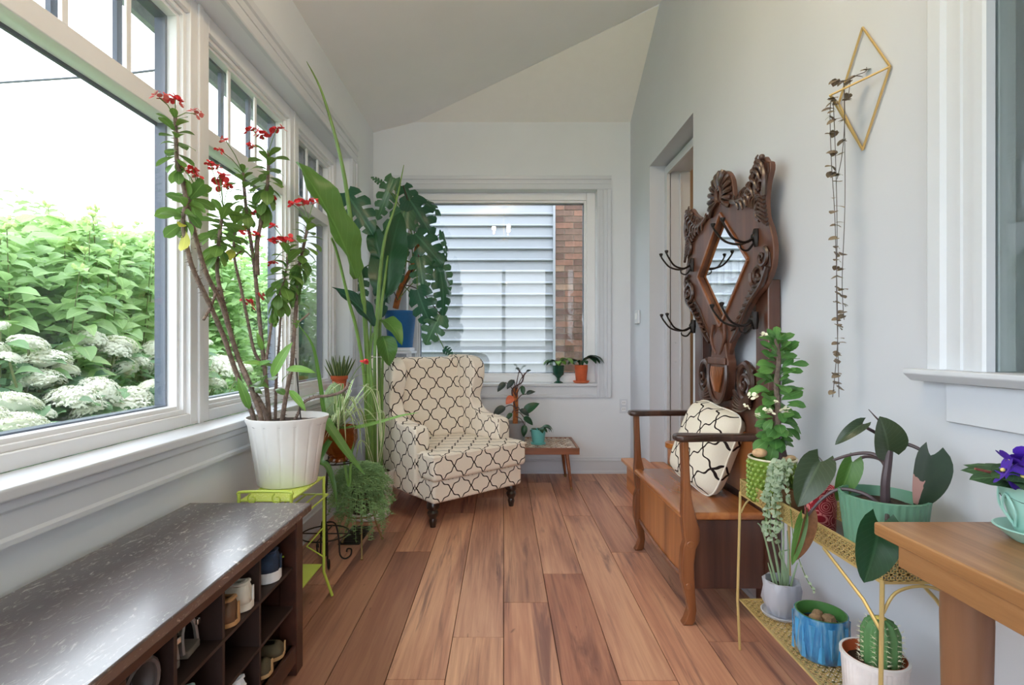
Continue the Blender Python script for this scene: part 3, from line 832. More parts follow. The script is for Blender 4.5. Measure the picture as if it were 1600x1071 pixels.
# garden trees that close the view
TREES = [(-7.5, 4.5, 2.4, 1.7, 'green garden tree far behind the tall shrubs at the outer edge of the big window'), (-7.0, 7.0, 2.9, 1.8, 'light green garden tree far behind the tall shrubs in the big window'), (-6.2, 9.8, 3.2, 1.8, 'light green garden tree seen past the thick mullion'), (-5.6, 13.0, 3.4, 2.0, 'light green tree seen through the narrow middle window'),
         (-4.6, 10.2, 2.3, 1.2, 'darker green bush low behind the middle window'), (-6.9, 2.0, 2.2, 1.6, 'green garden tree beyond the outer edge of the big window view')]
for x, y, h, r, lab in TREES:
    root = thing('garden_tree', (x, y, -.25), lab, 'tree')
    tm = MB().tube(smooth_path([(x, y, -.25), (x + .05, y, h * .3), (x, y + .05, h * .6)]), [.09, .05], 7)
    for k in range(6): tm.tube([(x, y, h * .3 + .1 * k), (x + math.cos(k) * r * .6, y + math.sin(k * 2) * r * .6, h * .5 + .15 * k)], [.04, .012], 5)
    tm.build('trunk', TWIG, root)
    lobes = [(Vector((x + random.uniform(-.6, .6) * r, y + random.uniform(-.6, .6) * r, random.uniform(.15, .85) * h)), r * random.uniform(.35, .6)) for k in range(16)]
    def place():
        c, q = random.choice(lobes)
        v = Vector((random.gauss(0, 1), random.gauss(0, 1), random.gauss(0, 1))).normalized() * q * random.uniform(.75, 1.05)
        return c + v, rdir(.2), v + Vector((0, 0, .6))
    leaf_mass('foliage', LEAF_FAR, root, 4200, place, .19)

# ---------------------------------------------------------------- shoe bench
def bench_mat():
    t = NT('scratched_espresso_top')
    v = t.coord('Object', (1, 1, 1))
    n = t.noise(v, 16, 6, .7, .4)
    big = t.noise(v, 3.0, 2)
    sc = t.noise(t.coord('Object', (1.0, .35, 1)), 46, 5, .75, 2.2)
    area = t.ramp(big, [(.38, (0, 0, 0, 1)), (.58, (1, 1, 1, 1))])
    f = t.ramp(sc, [(.56, (0, 0, 0, 1)), (.68, (1, 1, 1, 1))])
    f = t.math('MULTIPLY', f, t.math('ADD', .25, t.math('MULTIPLY', area, .75)))
    col = t.mix(n, lin((44, 28, 26)), lin((74, 52, 48)))
    col = t.mix(t.math('MULTIPLY', f, .85), col, lin((214, 204, 196)))
    p = t.bsdf(Base_Color=col, Roughness=t.math('ADD', .3, t.math('MULTIPLY', n, .25)))
    p.inputs['Specular IOR Level'].default_value = .8
    p.inputs['Coat Weight'].default_value = .9; p.inputs['Coat Roughness'].default_value = .22; p.inputs['Coat IOR'].default_value = 2.1
    t.put(p.inputs['Normal'], t.bump(sc, .2, .002))
    return t.done(p.outputs[0])
ESP = Mwood('espresso_wood', (46, 24, 18), (68, 36, 26), (84, 48, 34), .4, 'y', .6, .1)
ESPIN = M('espresso_dark_board', (48, 32, 28), .5, var=.12)
EDGE = M('espresso_edge', (92, 74, 70), .5)
bn = thing('shoe_bench', (-.87, .93, 0), 'long dark brown shoe bench with a scratched top and open cubbies under the window', 'bench')
BX, BF = -1.075, -.69
MB().box(-1.095, -.668, .06, 1.785, .524, .552).build('top', bench_mat(), bn, bevel=.005)
m = MB().box(-.712, BF, .105, 1.70, .490, .524)
m.build('rail', ESP, bn, bevel=.002)
MB().box(-.712, BF, .105, 1.70, .045, .104).build('plinth', ESP, bn, bevel=.002)
for y in (.905, ):
    MB().box(-1.07, BF, y, y + .032, .104, .49).build('divider', ESP, bn, bevel=.002)
for y0 in (.05, 1.70):
    MB().box(-.745, BF + .002, y0, y0 + .055, .001, .524).build('post', ESP, bn, bevel=.003)
    MB().box(-1.085, -1.03, y0, y0 + .055, .001, .524).build('post', ESP, bn, bevel=.003)
    MB().box(-1.03, -.745, y0 + .01, y0 + .045, .05, .524).build('side_panel', ESP, bn)
MB().box(-1.084, -1.07, .105, 1.70, .09, .524).build('back_panel', ESPIN, bn)
for z in (.104, .234, .364):
    for y0, y1 in ((.105, .905), (.937, 1.70)):
        MB().box(-1.07, -.70, y0, y1, z - .010, z).build('shelf', ESPIN, bn, bevel=.001)
for y in (1.095, 1.284, 1.476, .745, .555, .365):
    MB().box(-1.07, -.702, y - .006, y + .006, .104, .49).build('divider', ESPIN, bn, bevel=.001)

# ---- shoes: heel towards the room (+x), toe into the cubby
def shoe(name, label, loc, L, Wd, H, msole, mup, mline, rz=0.0, sole_h=.02, low=False, flare=0.0, strap=None, heelpatch=None, group=None):
    root = thing(name, loc, label, 'shoe', group, rz)
    def half(t): return Wd / 2 * (.72 + .12 * math.sin(PI * min(1, t * 1.6)) + .22 * math.sin(PI * max(0, (t - .3) / .7)) * (1 if t > .3 else 0)) * math.sqrt(max(0.0, 1 - (max(0, t - .80) / .2) ** 2)) * math.sqrt(max(0.0, 1 - (max(0, .13 - t) / .135) ** 2))
    out = [(-L * t, half(t)) for t in [(1 - math.cos(PI * i / 18)) / 2 for i in range(19)]]
    poly = out + [(x, -y) for x, y in reversed(out)]
    m = MB().prism([(x, y * 1.04) for x, y in poly], 'z', .0005, sole_h)
    m.build('sole', msole, root, bevel=.004, local=True)
    def top(t):
        if low: return H * (.80 if t < .5 else .8 - .35 * (t - .5) / .5)
        return H * (1 - .12 * math.sin(PI * min(1, t / .35)) if t < .35 else 1 - .62 * min(1, (t - .35) / .45))
    m = MB(); vs = []; n = 12; ks = 18
    for i in range(ks + 1):
        t = (1 - math.cos(PI * i / ks)) / 2; w = max(half(t) * .98, .004); h = max(top(t) - sole_h, .006) * (1 if t < .93 else .8)
        openw = .5 if t < .42 else 1.0
        for j in range(n + 1):
            a = PI * j / n
            y = w * math.cos(a); z = sole_h - .002 + h * math.sin(a) ** .72
            vs.append((-L * t * (.985 - .02 * (1 - t)) - .002 - .012 * math.sin(a) * (1 - t), y * (1 - .30 * math.sin(a) ** 2), z))
    fs = []
    for i in range(ks):
        for j in range(n):
            t = (1 - math.cos(PI * (i + .5) / ks)) / 2
            if .08 < t < .46 and 4 <= j <= 7: continue        # the opening
            fs.append((i * (n + 1) + j, i * (n + 1) + j + 1, (i + 1) * (n + 1) + j + 1, (i + 1) * (n + 1) + j))
    fs.append(tuple(range(n + 1)))
    m.add(vs, fs)
    o = m.build('upper', mup, root, local=True, sharp=60)
    so = o.modifiers.new('thick', 'SOLIDIFY'); so.thickness = .003; so.offset = -1
    m = MB().prism([(x * .97 - .005, y * .8) for x, y in poly], 'z', sole_h, sole_h + .004)
    m.build('insole', mline, root, local=True)
    if not low:
        rim = [(-L * t, sgn * half(t) * .42, top(t) * .97) for sgn, ts in ((1, (.06, .15, .25, .35, .45)), (-1, (.45, .35, .25, .15, .06))) for t in ts]
        MB().tube(smooth_path(rim + [rim[0]], 4), .006, 6).build('collar', mline, root, local=True)
        for k in range(4):
            t = .5 + .07 * k
            MB().tube([(-L * t, half(t) * .4, top(t) + .002), (-L * (t + .02), 0, top(t) + .006), (-L * t, -half(t) * .4, top(t) + .002)], .003, 5).build('lace', M('lace', (226, 226, 220), .9) if k == 0 and 'lace' not in bpy.data.materials else bpy.data.materials['lace'], root, local=True)
    if heelpatch:
        MB().prism([(-half(0) * .55, sole_h), (half(0) * .55, sole_h), (half(0) * .42, H * .8), (-half(0) * .42, H * .8)], 'x', -.001, .003).build('heel_patch', heelpatch, root, local=True, bevel=.001)
    return root
WS = M('white_rubber', (228, 228, 226), .6); NAVY = M('navy_knit', (40, 56, 78), .8, var=.2, scale=60); LIME = M('lime_stripe', (164, 206, 70), .6)
CREAM = M('cream_canvas', (222, 214, 196), .8); TAN = M('tan_suede', (186, 140, 92), .9, var=.1); BROWNL = M('brown_leather', (112, 78, 54), .6)
GREYL = M('grey_leather', (98, 88, 86), .42, var=.2); SILV = M('silver_strap', (150, 146, 142), .35, .5); DARKL = M('dark_lining', (50, 44, 44), .9)
OLIVE = M('olive_brown_felt', (92, 82, 62), .9, var=.15); CORK = M('cork_sole', (196, 156, 108), .8); MINT = M('mint_knit', (176, 206, 196), .8)
sh = shoe('sneaker', 'navy sneaker with thick white sole, heel outward in the top cubby at the far end', (-.702, 1.612, .365), .26, .105, .100, WS, NAVY, NAVY, .12, .036, heelpatch=NAVY)
MB().tube(smooth_path([(-.005, .048, .05), (-.04, .056, .043), (-.09, .054, .046), (-.13, .052, .06)]), .003, 5).build('stripe', LIME, sh, local=True)
shoe('sneaker', 'cream canvas sneaker, second shoe from the far end in the top row', (-.702, 1.432, .365), .25, .085, .082, CREAM, CREAM, CREAM, .05, .024, heelpatch=WS)
shoe('moccasin', 'tan and brown moccasin leaning beside the cream sneaker in the top row', (-.70, 1.35, .365), .24, .085, .076, TAN, BROWNL, TAN, -.03, .016, heelpatch=TAN)
for y, rz, lb in ((1.225, .1, 'silver strappy sandal in the top row, third cubby, nearer the tan moccasin'), (1.14, -.05, 'silver strappy sandal in the top row, third cubby, beside the grey boot')):
    s = thing('sandal', (-.74, y, .365), lb, 'shoe', None, rz)
    sole = [(-.24 * i / 10, .036 * (1 - .25 * abs(i / 10 - .75)) * (1 - max(0, i / 10 - .85) ** 2 * 20)) for i in range(11)]
    MB().prism(sole + [(a, -b) for a, b in reversed(sole)], 'z', .0005, .018).build('sole', M('sandal_sole', (120, 110, 100), .7), s, local=True, bevel=.003)
    for xs, h in ((-.01, .085), (-.05, .07), (-.14, .045), (-.18, .04)):
        MB().tube(smooth_path([(xs, .033, .014), (xs - .005, .028, h * .7), (xs - .008, 0, h), (xs - .005, -.028, h * .7), (xs, -.033, .014)], 4), .006, 6).build('strap', SILV, s, local=True)
    MB().box(-.016, -.004, .026, .04, .05, .066).build('buckle', M('silver_buckle', (220, 220, 216), .25, .9), s, local=True, bevel=.003)
# grey boot on its side
bt = thing('boot', (-.72, 1.02, .365), 'grey brown leather ankle boot lying on its side in the top row', 'shoe')
sec = [(-.0, .050, .052), (-.05, .053, .054), (-.10, .050, .05), (-.15, .048, .05), (-.20, .052, .052), (-.25, .050, .046), (-.31, .038, .036), (-.335, .012, .02)]
m = MB(); vs = []; n = 14
for i, (x, ry, rz_) in enumerate(sec):
    for j in range(n): vs.append((x, -.005 + ry * math.cos(2 * PI * j / n) + max(0, -.12 - x) * .12, .055 + rz_ * math.sin(2 * PI * j / n)))
fs = [(i * n + j, i * n + (j + 1) % n, (i + 1) * n + (j + 1) % n, (i + 1) * n + j) for i in range(len(sec) - 1) for j in range(n)] + [tuple((len(sec) - 1) * n + j for j in range(n))]
o = m.add(vs, fs).build('shaft', GREYL, bt, local=True, sharp=60)
so = o.modifiers.new('thick', 'SOLIDIFY'); so.thickness = .004; so.offset = -1
ring = lambda x, r: [(x, -.005 + r * math.cos(2 * PI * j / 20), .055 + r * math.sin(2 * PI * j / 20)) for j in range(20)]
MB().tube(ring(.0, .051), .006, 6, closed=True).build('cuff', GREYL, bt, local=True)
MB().tube(ring(-.055, .0545), .003, 6, closed=True).tube(ring(-.062, .054), .003, 6, closed=True).build('seam', DARKL, bt, local=True)
MB().tube(ring(-.12, .0525), .005, 6, closed=True).build('ankle_strap', DARKL, bt, local=True)
shoe('shoe', 'mint green shoe in the middle row near the centre post of the bench', (-.705, 1.18, .235), .22, .08, .085, WS, MINT, MINT, .3, .02)
shoe('sneaker', 'white sneaker in the bottom row, second cubby from the far end', (-.70, 1.385, .105), .25, .088, .10, WS, M('white_mesh', (224, 226, 230), .7, var=.05, scale=80), WS, -.2, .028, heelpatch=WS)
shoe('slipper', 'olive brown slipper with cork sole in the far bottom cubby, by the end panel', (-.702, 1.64, .105), .24, .088, .062, CORK, OLIVE, OLIVE, .15, .016, low=True, heelpatch=CORK)
shoe('slipper', 'olive brown slipper with cork sole in the far bottom cubby, by the divider', (-.70, 1.545, .105), .24, .088, .062, CORK, OLIVE, OLIVE, -.05, .016, low=True, heelpatch=CORK)

# ---------------------------------------------------------------- wing armchair
TREL = Mtrellis('trellis_upholstery', (242, 231, 216), (46, 34, 30), .150, .036, .056)
TURN = M('dark_turned_wood', (40, 26, 22), .3, coat=.4)
ac = thing('armchair', (-.406, 3.556, 0), 'cream wingback armchair with a dark trellis pattern and turned dark feet', 'chair', None, math.radians(40.5))
def lb(mb, name, m, bevel=.02, seg=4, sharp=50): return mb.build(name, m, ac, bevel=bevel, local=True, boxuv=True, seg=seg, sharp=sharp)
lb(MB().box(-.355, .355, -.40, .35, .155, .292), 'base', TREL, .02)
# T-shaped seat cushion
cp = [(-.375, -.43), (.375, -.43), (.375, -.245), (.275, -.235), (.275, .22), (-.275, .22), (-.275, -.235), (-.375, -.245)]
m = MB().prism(cp, 'z', .292, .455)
lb(m, 'seat_cushion', TREL, .03)
pp = [(x * 1.0, y, z) for z in (.437,) for x, y in [(-.37, -.25), (-.37, -.425), (.37, -.425), (.37, -.25)]]
MB().tube(pp, .007, 6).build('piping', TREL, ac, local=True, boxuv=True)
# backrest, leaning back
bk = MB().box(-.30, .30, -.055, .075, .36, 1.025)
for p in bk.v:
    t = (p.z - .36) / .66
    p.y += .20 + .115 * t
    p.z -= .012 * (abs(p.x) / .3) ** 2
lb(bk, 'backrest', TREL, .03)
side = smooth2([(-.240, .17), (-.245, .42), (-.243, .555), (-.212, .592), (-.12, .60), (-.02, .612), (.055, .655), (.085, .72), (.060, .80), (.035, .88), (.04, .955), (.085, 1.005), (.16, 1.022), (.27, 1.03), (.375, 1.03)], 3) + [(.40, 1.0), (.33, .17)]
for sg in (-1, 1):
    m = MB().prism(side, 'x', min(sg * .275, sg * .385), max(sg * .275, sg * .385))
    lb(m, 'side_wing', TREL, .035, 4)
for x, y, fr in ((-.315, -.335, 1), (.315, -.335, 1), (-.31, .33, 0), (.31, .33, 0)):
    if fr: m = MB().lathe([(.016, .001), (.018, .012), (.024, .04), (.020, .055), (.031, .075), (.034, .09), (.026, .105), (.038, .118), (.040, .135), (.034, .156)], (x, y, 0), 20)
    else: m = MB().lathe([(.016, .001), (.02, .05), (.026, .156)], (x, y, 0), 14)
    m.build('leg', TURN, ac, local=True)

# ---------------------------------------------------------------- low mosaic table
WALN = Mwood('walnut', (92, 48, 24), (130, 72, 36), (154, 92, 50), .35, 'x', 1, .2)
def mosaic():
    t = NT('mosaic_tiles')
    oi = t.n('ShaderNodeObjectInfo')
    col = t.ramp(oi.outputs['Random'], [(0.0, lin((170, 138, 110))), (.3, lin((206, 190, 170))), (.55, lin((140, 112, 96))), (.8, lin((222, 212, 198))), (1, lin((180, 150, 128)))])
    p = t.bsdf(Base_Color=col, Roughness=.3)
    return t.done(p.outputs[0])
MOS = mosaic()
tb = thing('side_table', (.05, 4.1, 0), 'low wooden table with a pebbled mosaic top beside the armchair', 'table')
m = MB()
TX0, TX1, TY0, TY1 = -.50, .575, 3.875, 4.345
for b in ((TX0, TX1, TY0, TY0 + .018), (TX0, TX1, TY1 - .018, TY1), (TX0, TX0 + .018, TY0 + .018, TY1 - .018), (TX1 - .018, TX1, TY0 + .018, TY1 - .018)): m.box(*b, .272, .322)
m.box(TX0 + .018, TX1 - .018, TY0 + .018, TY1 - .018, .28, .312)
m.build('top', WALN, tb, bevel=.002)
tile = [MB().prism([(math.cos(a) * .019 * random.uniform(.75, 1.1), math.sin(a) * .019 * random.uniform(.75, 1.1)) for a in [k * 2 * PI / 6 + random.uniform(-.25, .25) for k in range(6)]], 'z', 0, .008).mesh('tile', MOS, sharp=5) for _ in range(5)]
nx = 0
for iy in range(11):
    for ix in range(13):
        x = TX1 - .038 - ix * .039; y = TY0 + .04 + iy * .0385
        o = bpy.data.objects.new('tile', random.choice(tile)); COL.objects.link(o); o.parent = tb
        o.location = Vector((x + (.019 if iy % 2 else 0) * (1 if ix else 0) - (.0), y, .3121)) - origin(tb); o.rotation_euler.z = random.uniform(0, 6.28)
for x, dx in ((TX1 - .09, .03), (TX0 + .09, -.03)):
    for y, dy in ((TY0 + .06, -.035), (TY1 - .08, .02)):
        MB().tube([(x, y, .272), (x + dx, y + dy, .02)], [.016, .009], 10).build('leg', WALN, tb)
        MB().tube([(x + dx, y + dy, .02), (x + dx * 1.08, y + dy * 1.08, .001)], [.0095, .009], 10).build('foot', M('brass_ferrule', (150, 116, 70), .4, .6), tb)

# ---------------------------------------------------------------- carved hall tree
HT_D = Mwood('carved_walnut', (40, 26, 22), (64, 41, 33), (88, 58, 44), .32, 'z', .8, .3)
HT_M = Mwood('oak_frame', (64, 38, 29), (90, 56, 42), (114, 72, 52), .42, 'z', .8, .12)
HT_P = Mwood('post_walnut', (50, 30, 25), (82, 50, 39), (104, 66, 50), .3, 'z', .8, .35)
HT_L = Mwood('honey_oak', (124, 74, 40), (166, 104, 58), (188, 128, 76), .3, 'z', .9, .4)
HT_S = Mwood('seat_oak', (122, 70, 38), (164, 100, 56), (188, 126, 74), .22, 'y', .8, .5)
HT_E = Mwood('oak_edge', (84, 46, 24), (124, 72, 40), (150, 94, 56), .3, 'z', .9, .35)
YC = 2.39
ht = thing('hall_tree', (.9, YC, 0), 'carved wooden hall tree with diamond mirror, coat hooks and box seat', 'hall tree')
for sg in (-1, 1):
    a, b = sorted((YC + sg * .385, YC + sg * .285))
    MB().box(1.035, 1.086, a, b, .02, 1.36).build('post', HT_P, ht, bevel=.006)
# mirror plate with its diamond opening (two halves of one outline)
half = [(.0, 1.905), (.045, 1.900), (.082, 1.875), (.108, 1.835), (.118, 1.79), (.125, 1.755), (.15, 1.742), (.19, 1.748), (.24, 1.768), (.285, 1.795), (.312, 1.82), (.335, 1.838), (.358, 1.835), (.375, 1.812), (.398, 1.80), (.402, 1.77), (.385, 1.735), (.372, 1.69), (.37, 1.64), (.378, 1.59), (.40, 1.55), (.418, 1.50), (.424, 1.45), (.415, 1.40), (.388, 1.355), (.345, 1.32), (.30, 1.295), (.255, 1.26), (.21, 1.215), (.165, 1.165), (.12, 1.12), (.09, 1.08), (.07, 1.045), (.0, 1.03)]
KW = 1.11                                    # the plate is broad: nearly a metre at the shoulders
half = smooth2([(d * (KW if d > .13 else 1 + (KW - 1) * d / .13), z) for d, z in half], 2)
dia = [(0, 1.19), (.272, 1.455), (0, 1.715)]
m = MB()
for sg in (-1, 1):
    poly = [(YC + sg * d, z) for d, z in half + dia]
    if sg > 0: poly = poly[::-1]
    m.prism(poly, 'x', 1.012, 1.034)
fr = m.build('mirror_frame', HT_M, ht, bevel=.004, sharp=30)
MIR = NT('mirror_silver'); MIRROR = MIR.done(MIR.bsdf(Base_Color=(.88, .9, .9, 1), Metallic=1.0, Roughness=.015).outputs[0])
MB().prism([(YC, 1.175), (YC + .285, 1.455), (YC, 1.73), (YC - .285, 1.455)], 'x', 1.0275, 1.0335).build('mirror', MIRROR, ht)
dm = [(1.010, YC, 1.188), (1.010, YC + .274, 1.455), (1.010, YC, 1.717), (1.010, YC - .274, 1.455)]
for k in range(4): MB().bar(dm[k], dm[(k + 1) % 4], .016, .012, (1, 0, 0)).build('mirror_bead', HT_E, ht, bevel=.003)
# carvings
m = MB()
for k in range(15):            # shell crest
    t = math.radians(-32 + k * 244 / 14)
    c = Vector((1.005, YC, 1.79)); d = Vector((0, math.cos(t), math.sin(t)))
    m.tube([c + d * .034, c + d * .08 + Vector((-.008, 0, 0)), c + d * .112, c + d * .122 + Vector((.004, 0, 0))], [.005, .009, .0135, .010], 7)
m.build('shell_crest', HT_D, ht)
MB().tube(smooth_path([(1.004, YC + .03 * math.cos(t), 1.80 + .04 * math.sin(t)) for t in [math.radians(a) for a in range(-60, 250, 30)]], 3), .010, 7).build('shell_eye', HT_M, ht)
def spiral(m, cy, cz, r0, turns, start, rad, sg=1, x=1.004, n=26):
    pts = []
    for i in range(n + 1):
        t = i / n; a = start + turns * 2 * PI * t * sg; r = r0 * (1 - t) + .006
        pts.append((x - .006 * t, cy + r * math.cos(a), cz + r * math.sin(a)))
    m.tube(pts, [rad * (1 - .4 * i / n) for i in range(n + 1)], 6)
for sg in (-1, 1):
    Y = lambda d: YC + sg * d * (KW if d > .13 else 1.0)
    m = MB()
    # foliage of the horn: parallel fronds that climb from the shoulder to the tip
    spine = smooth_path([(1.006, Y(.13), 1.735), (1.002, Y(.20), 1.715), (1.0, Y(.27), 1.74), (.998, Y(.33), 1.80), (1.0, Y(.345), 1.828)], 5)
    m.tube(spine, [.012, .006], 7)
    for k in range(9):
        p = Vector(spine[2 + 2 * k]) if 2 + 2 * k < len(spine) else Vector(spine[-1])
        m.tube(smooth_path([p, p + Vector((-.006, sg * .028, -.012)), p + Vector((-.002, sg * .04, -.045))], 3), [.010, .004], 6)
        m.tube(smooth_path([p, p + Vector((-.004, -sg * .010, .016)), p + Vector((.002, -sg * .004, .030))], 3), [.007, .003], 6)
    pl_ = [(.128, 1.745), (.19, 1.745), (.24, 1.765), (.285, 1.79), (.318, 1.818), (.345, 1.832), (.372, 1.808), (.395, 1.795), (.396, 1.765), (.378, 1.73), (.366, 1.685), (.365, 1.62), (.375, 1.575), (.33, 1.60), (.30, 1.65), (.26, 1.69), (.19, 1.705)]
    pl_ = [(Y(d), z) for d, z in pl_]
    MB().prism(pl_ if sg < 0 else pl_[::-1], 'x', 1.007, 1.0115).build('horn_ground', HT_D, ht, bevel=.002)
    for k in range(8):
        p = Vector((1.004, Y(.20 + .019 * k), 1.712 - .012 * k + .0 * k))
        m.tube(smooth_path([p, p + Vector((-.008, sg * .012, .03)), p + Vector((-.002, sg * .04, .045))], 3), [.010, .004], 6)
    spiral(m, Y(.355), 1.72, .045, 1.6, PI / 2, .011, sg)
    spiral(m, Y(.345), 1.63, .032, 1.4, -PI / 2, .009, -sg)
    for k in range(7):
        p = Vector((1.002, Y(.375 + .004 * k), 1.67 - .018 * k))
        m.tube(smooth_path([p, p + Vector((-.006, -sg * .03, .02)), p + Vector((-.002, -sg * .075, .012 + .006 * k))], 3), [.008, .004], 6)
    for k in range(4): m.ball((1.0, Y(.30 + .022 * k), 1.80 + .010 * k), .012, nu=8, nv=5)
    m.tube(smooth_path([(1.004, Y(.372), 1.68), (1.0, Y(.385), 1.74), (1.0, Y(.372), 1.79), (1.0, Y(.35), 1.812)], 4), [.012, .007], 7)
    m.build('horn_carving', HT_D, ht)
    m = MB()
    pl_ = [(.405, 1.455), (.410, 1.40), (.385, 1.36), (.34, 1.325), (.25, 1.262), (.16, 1.168), (.115, 1.12), (.15, 1.20), (.22, 1.29), (.29, 1.345), (.32, 1.41), (.36, 1.46)]
    pl_ = [(Y(d), z) for d, z in pl_]
    MB().prism(pl_ if sg < 0 else pl_[::-1], 'x', 1.007, 1.0115).build('shoulder_ground', HT_D, ht, bevel=.002)
    spiral(m, Y(.335), 1.375, .055, 1.7, 0.3, .012, sg)
    spiral(m, Y(.365), 1.44, .035, 1.3, 2.0, .009, -sg)
    for k in range(9):
        t = k / 8
        a = Vector((1.004, Y(.375 - .20 * t), 1.36 - .17 * t)); b = a + Vector((-.004, -sg * .055, .012 - .035 * t))
        m.tube(smooth_path([a, (a + b) / 2 + Vector((-.010, 0, -.008)), b], 3), [.010, .005], 6)
    m.tube(smooth_path([(1.006, Y(.395), 1.40), (1.0, Y(.36), 1.335), (1.0, Y(.27), 1.27), (1.004, Y(.17), 1.165), (1.006, Y(.12), 1.115)], 4), [.011, .007], 7)
    m.build('shoulder_carving', HT_D, ht)
    m = MB()
    m.tube(smooth_path([(1.006, Y(.06), 1.20), (1.0, Y(.075), 1.14), (1.0, Y(.05), 1.09), (1.004, Y(.02), 1.06)], 4), .008, 6)
    m.build('tongue_moulding', HT_M, ht)
# tongue below the mirror
tg = [(0, 1.185), (.045, 1.15), (.075, 1.10), (.085, 1.06), (.09, 1.045), (.10, 1.03), (.10, 1.0), (.095, .94), (.075, .885), (.04, .85), (0, .838)]
poly = [(YC + d, z) for d, z in tg] + [(YC - d, z) for d, z in tg[-2:0:-1]]
MB().prism(poly[::-1], 'x', 1.0, 1.045).build('splat', HT_M, ht, bevel=.008)
MB().box(.988, 1.0, YC - .095, YC + .095, 1.012, 1.045).build('splat_cap', HT_M, ht, bevel=.005)
m = MB()
for k in range(-3, 4): m.tube(smooth_path([(.997, YC + .020 * k, 1.0), (.992, YC + .018 * k, .95), (.996, YC + .006 * k, .885)], 3), .0065, 6)
m.build('splat_fluting', HT_E, ht)
m = MB().tube(smooth_path([(.998, YC - .095, 1.01), (.996, YC - .098, .93), (.996, YC - .06, .86), (.996, YC, .835), (.996, YC + .06, .86), (.996, YC + .098, .93), (.998, YC + .095, 1.01)], 4), .010, 7)
m.build('splat_border', HT_D, ht)
for sg in (-1, 1):             # open volutes beside the tongue
    Y = lambda d: YC + sg * d
    m = MB()
    ringp = [(1.03, Y(.215) + .055 * math.cos(a), .945 + .075 * math.sin(a)) for a in [2 * PI * k / 20 for k in range(20)]]
    m.tube(ringp, .017, 8, closed=True)
    spiral(m, Y(.225), .935, .04, 1.3, PI, .011, sg, 1.02)
    for k in range(5):
        m.tube(smooth_path([(1.02, Y(.27), .90 - .012 * k), (1.012, Y(.20), .862 - .010 * k), (1.02, Y(.12), .90 - .02 * k)], 4), .008, 6)
    m.tube([(1.035, Y(.285), .99), (1.035, Y(.25), 1.005), (1.035, Y(.20), 1.02), (1.04, Y(.12), 1.0)], .013, 7)
    m.build('volute', HT_D, ht)
# lower back panel with its ogee field
bp = [(-.285, .42), (.285, .42), (.285, .93), (.27, .90), (.2, .862), (.12, .86), (.06, .85), (-.06, .85), (-.12, .86), (-.2, .862), (-.27, .90), (-.285, .93)]
MB().prism([(YC + d, z) for d, z in bp][::-1], 'x', 1.045, 1.075).build('back_panel', HT_M, ht, bevel=.003)
og = smooth2([(-.25, .46), (-.25, .70), (-.22, .712), (-.17, .715), (-.11, .745), (-.06, .785), (0, .80), (.06, .785), (.11, .745), (.17, .715), (.22, .712), (.25, .70), (.25, .46)], 3)
MB().prism([(YC + d, z) for d, z in og][::-1], 'x', 1.036, 1.046).build('raised_field', HT_L, ht, bevel=.003)
MB().tube([(1.038, YC + d * 1.03, z + .006) for d, z in smooth2([(-.25, .70), (-.22, .712), (-.17, .715), (-.11, .745), (-.06, .785), (0, .80), (.06, .785), (.11, .745), (.17, .715), (.22, .712), (.25, .70)], 3)], .009, 7).build('ogee_moulding', HT_E, ht)
# seat box
MB().box(.70, 1.035, YC - .372, YC + .372, .408, .438).build('seat', HT_S, ht, bevel=.012, seg=3)
MB().box(.728, .746, YC - .345, YC + .345, .145, .408).build('front_panel', HT_L, ht, bevel=.004)
for sg in (-1, 1):
    a, b = sorted((YC + sg * .345, YC + sg * .362))
    MB().box(.746, 1.036, a, b, .135, .408).build('side_panel', HT_P, ht, bevel=.003)
MB().box(.75, 1.03, YC - .34, YC + .34, .14, .155).build('box_bottom', HT_D, ht)
# carved apron line and scroll on the front panel
m = MB().tube(smooth_path([(.726, YC - .34, .17), (.724, YC - .2, .155), (.724, YC, .15), (.724, YC + .2, .155), (.726, YC + .34, .17)], 5), .008, 6)
m.build('apron_moulding', HT_E, ht)
for sg in (-1, 1):
    y = YC + sg * .366
    m = MB()
    prof = [(.712, .724), (.717, .60), (.720, .50), (.727, .43), (.738, .37), (.741, .33), (.728, .30), (.722, .24), (.724, .18), (.736, .10), (.742, .06), (.732, .02), (.722, .001)]
    wid = [.014, .014, .017, .027, .034, .03, .027, .026, .026, .018, .016, .020, .022]
    vs = []
    for (x, z), w in zip(prof, wid): vs += [(x - w, y - .019, z), (x + w, y - .019, z), (x + w, y + .019, z), (x - w, y + .019, z)]
    fs = [(3, 2, 1, 0), tuple(len(vs) - 4 + k for k in range(4))]
    for i in range(len(prof) - 1):
        for k in range(4): fs.append((4 * i + k, 4 * i + (k + 1) % 4, 4 * i + 4 + (k + 1) % 4, 4 * i + 4 + k))
    m.add(vs, [tuple(reversed(f)) for f in fs])
    lg = m.build('leg', HT_E, ht, bevel=.006, sharp=45)
    MB().tube([(.732, y - .0215, .318), (.732, y + .0215, .318)], .015, 12).build('knuckle', HT_E, ht, bevel=.003); MB().tube([(.724, y - .0215, .155), (.724, y + .0215, .155)], .013, 12).build('knuckle', HT_E, ht, bevel=.003)
    MB().box(1.035, 1.075, y - .018, y + .018, .001, .03).build('back_foot', HT_D, ht)
    ar = [(.672, -.022), (.69, -.038), (.73, -.040), (.80, -.030), (.92, -.026), (1.035, -.026), (1.035, .026), (.92, .026), (.80, .030), (.73, .040), (.69, .038), (.672, .022)]
    MB().prism([(x, y + d) for x, d in ar], 'z', .722, .750).build('armrest', HT_D, ht, bevel=.011, seg=3)
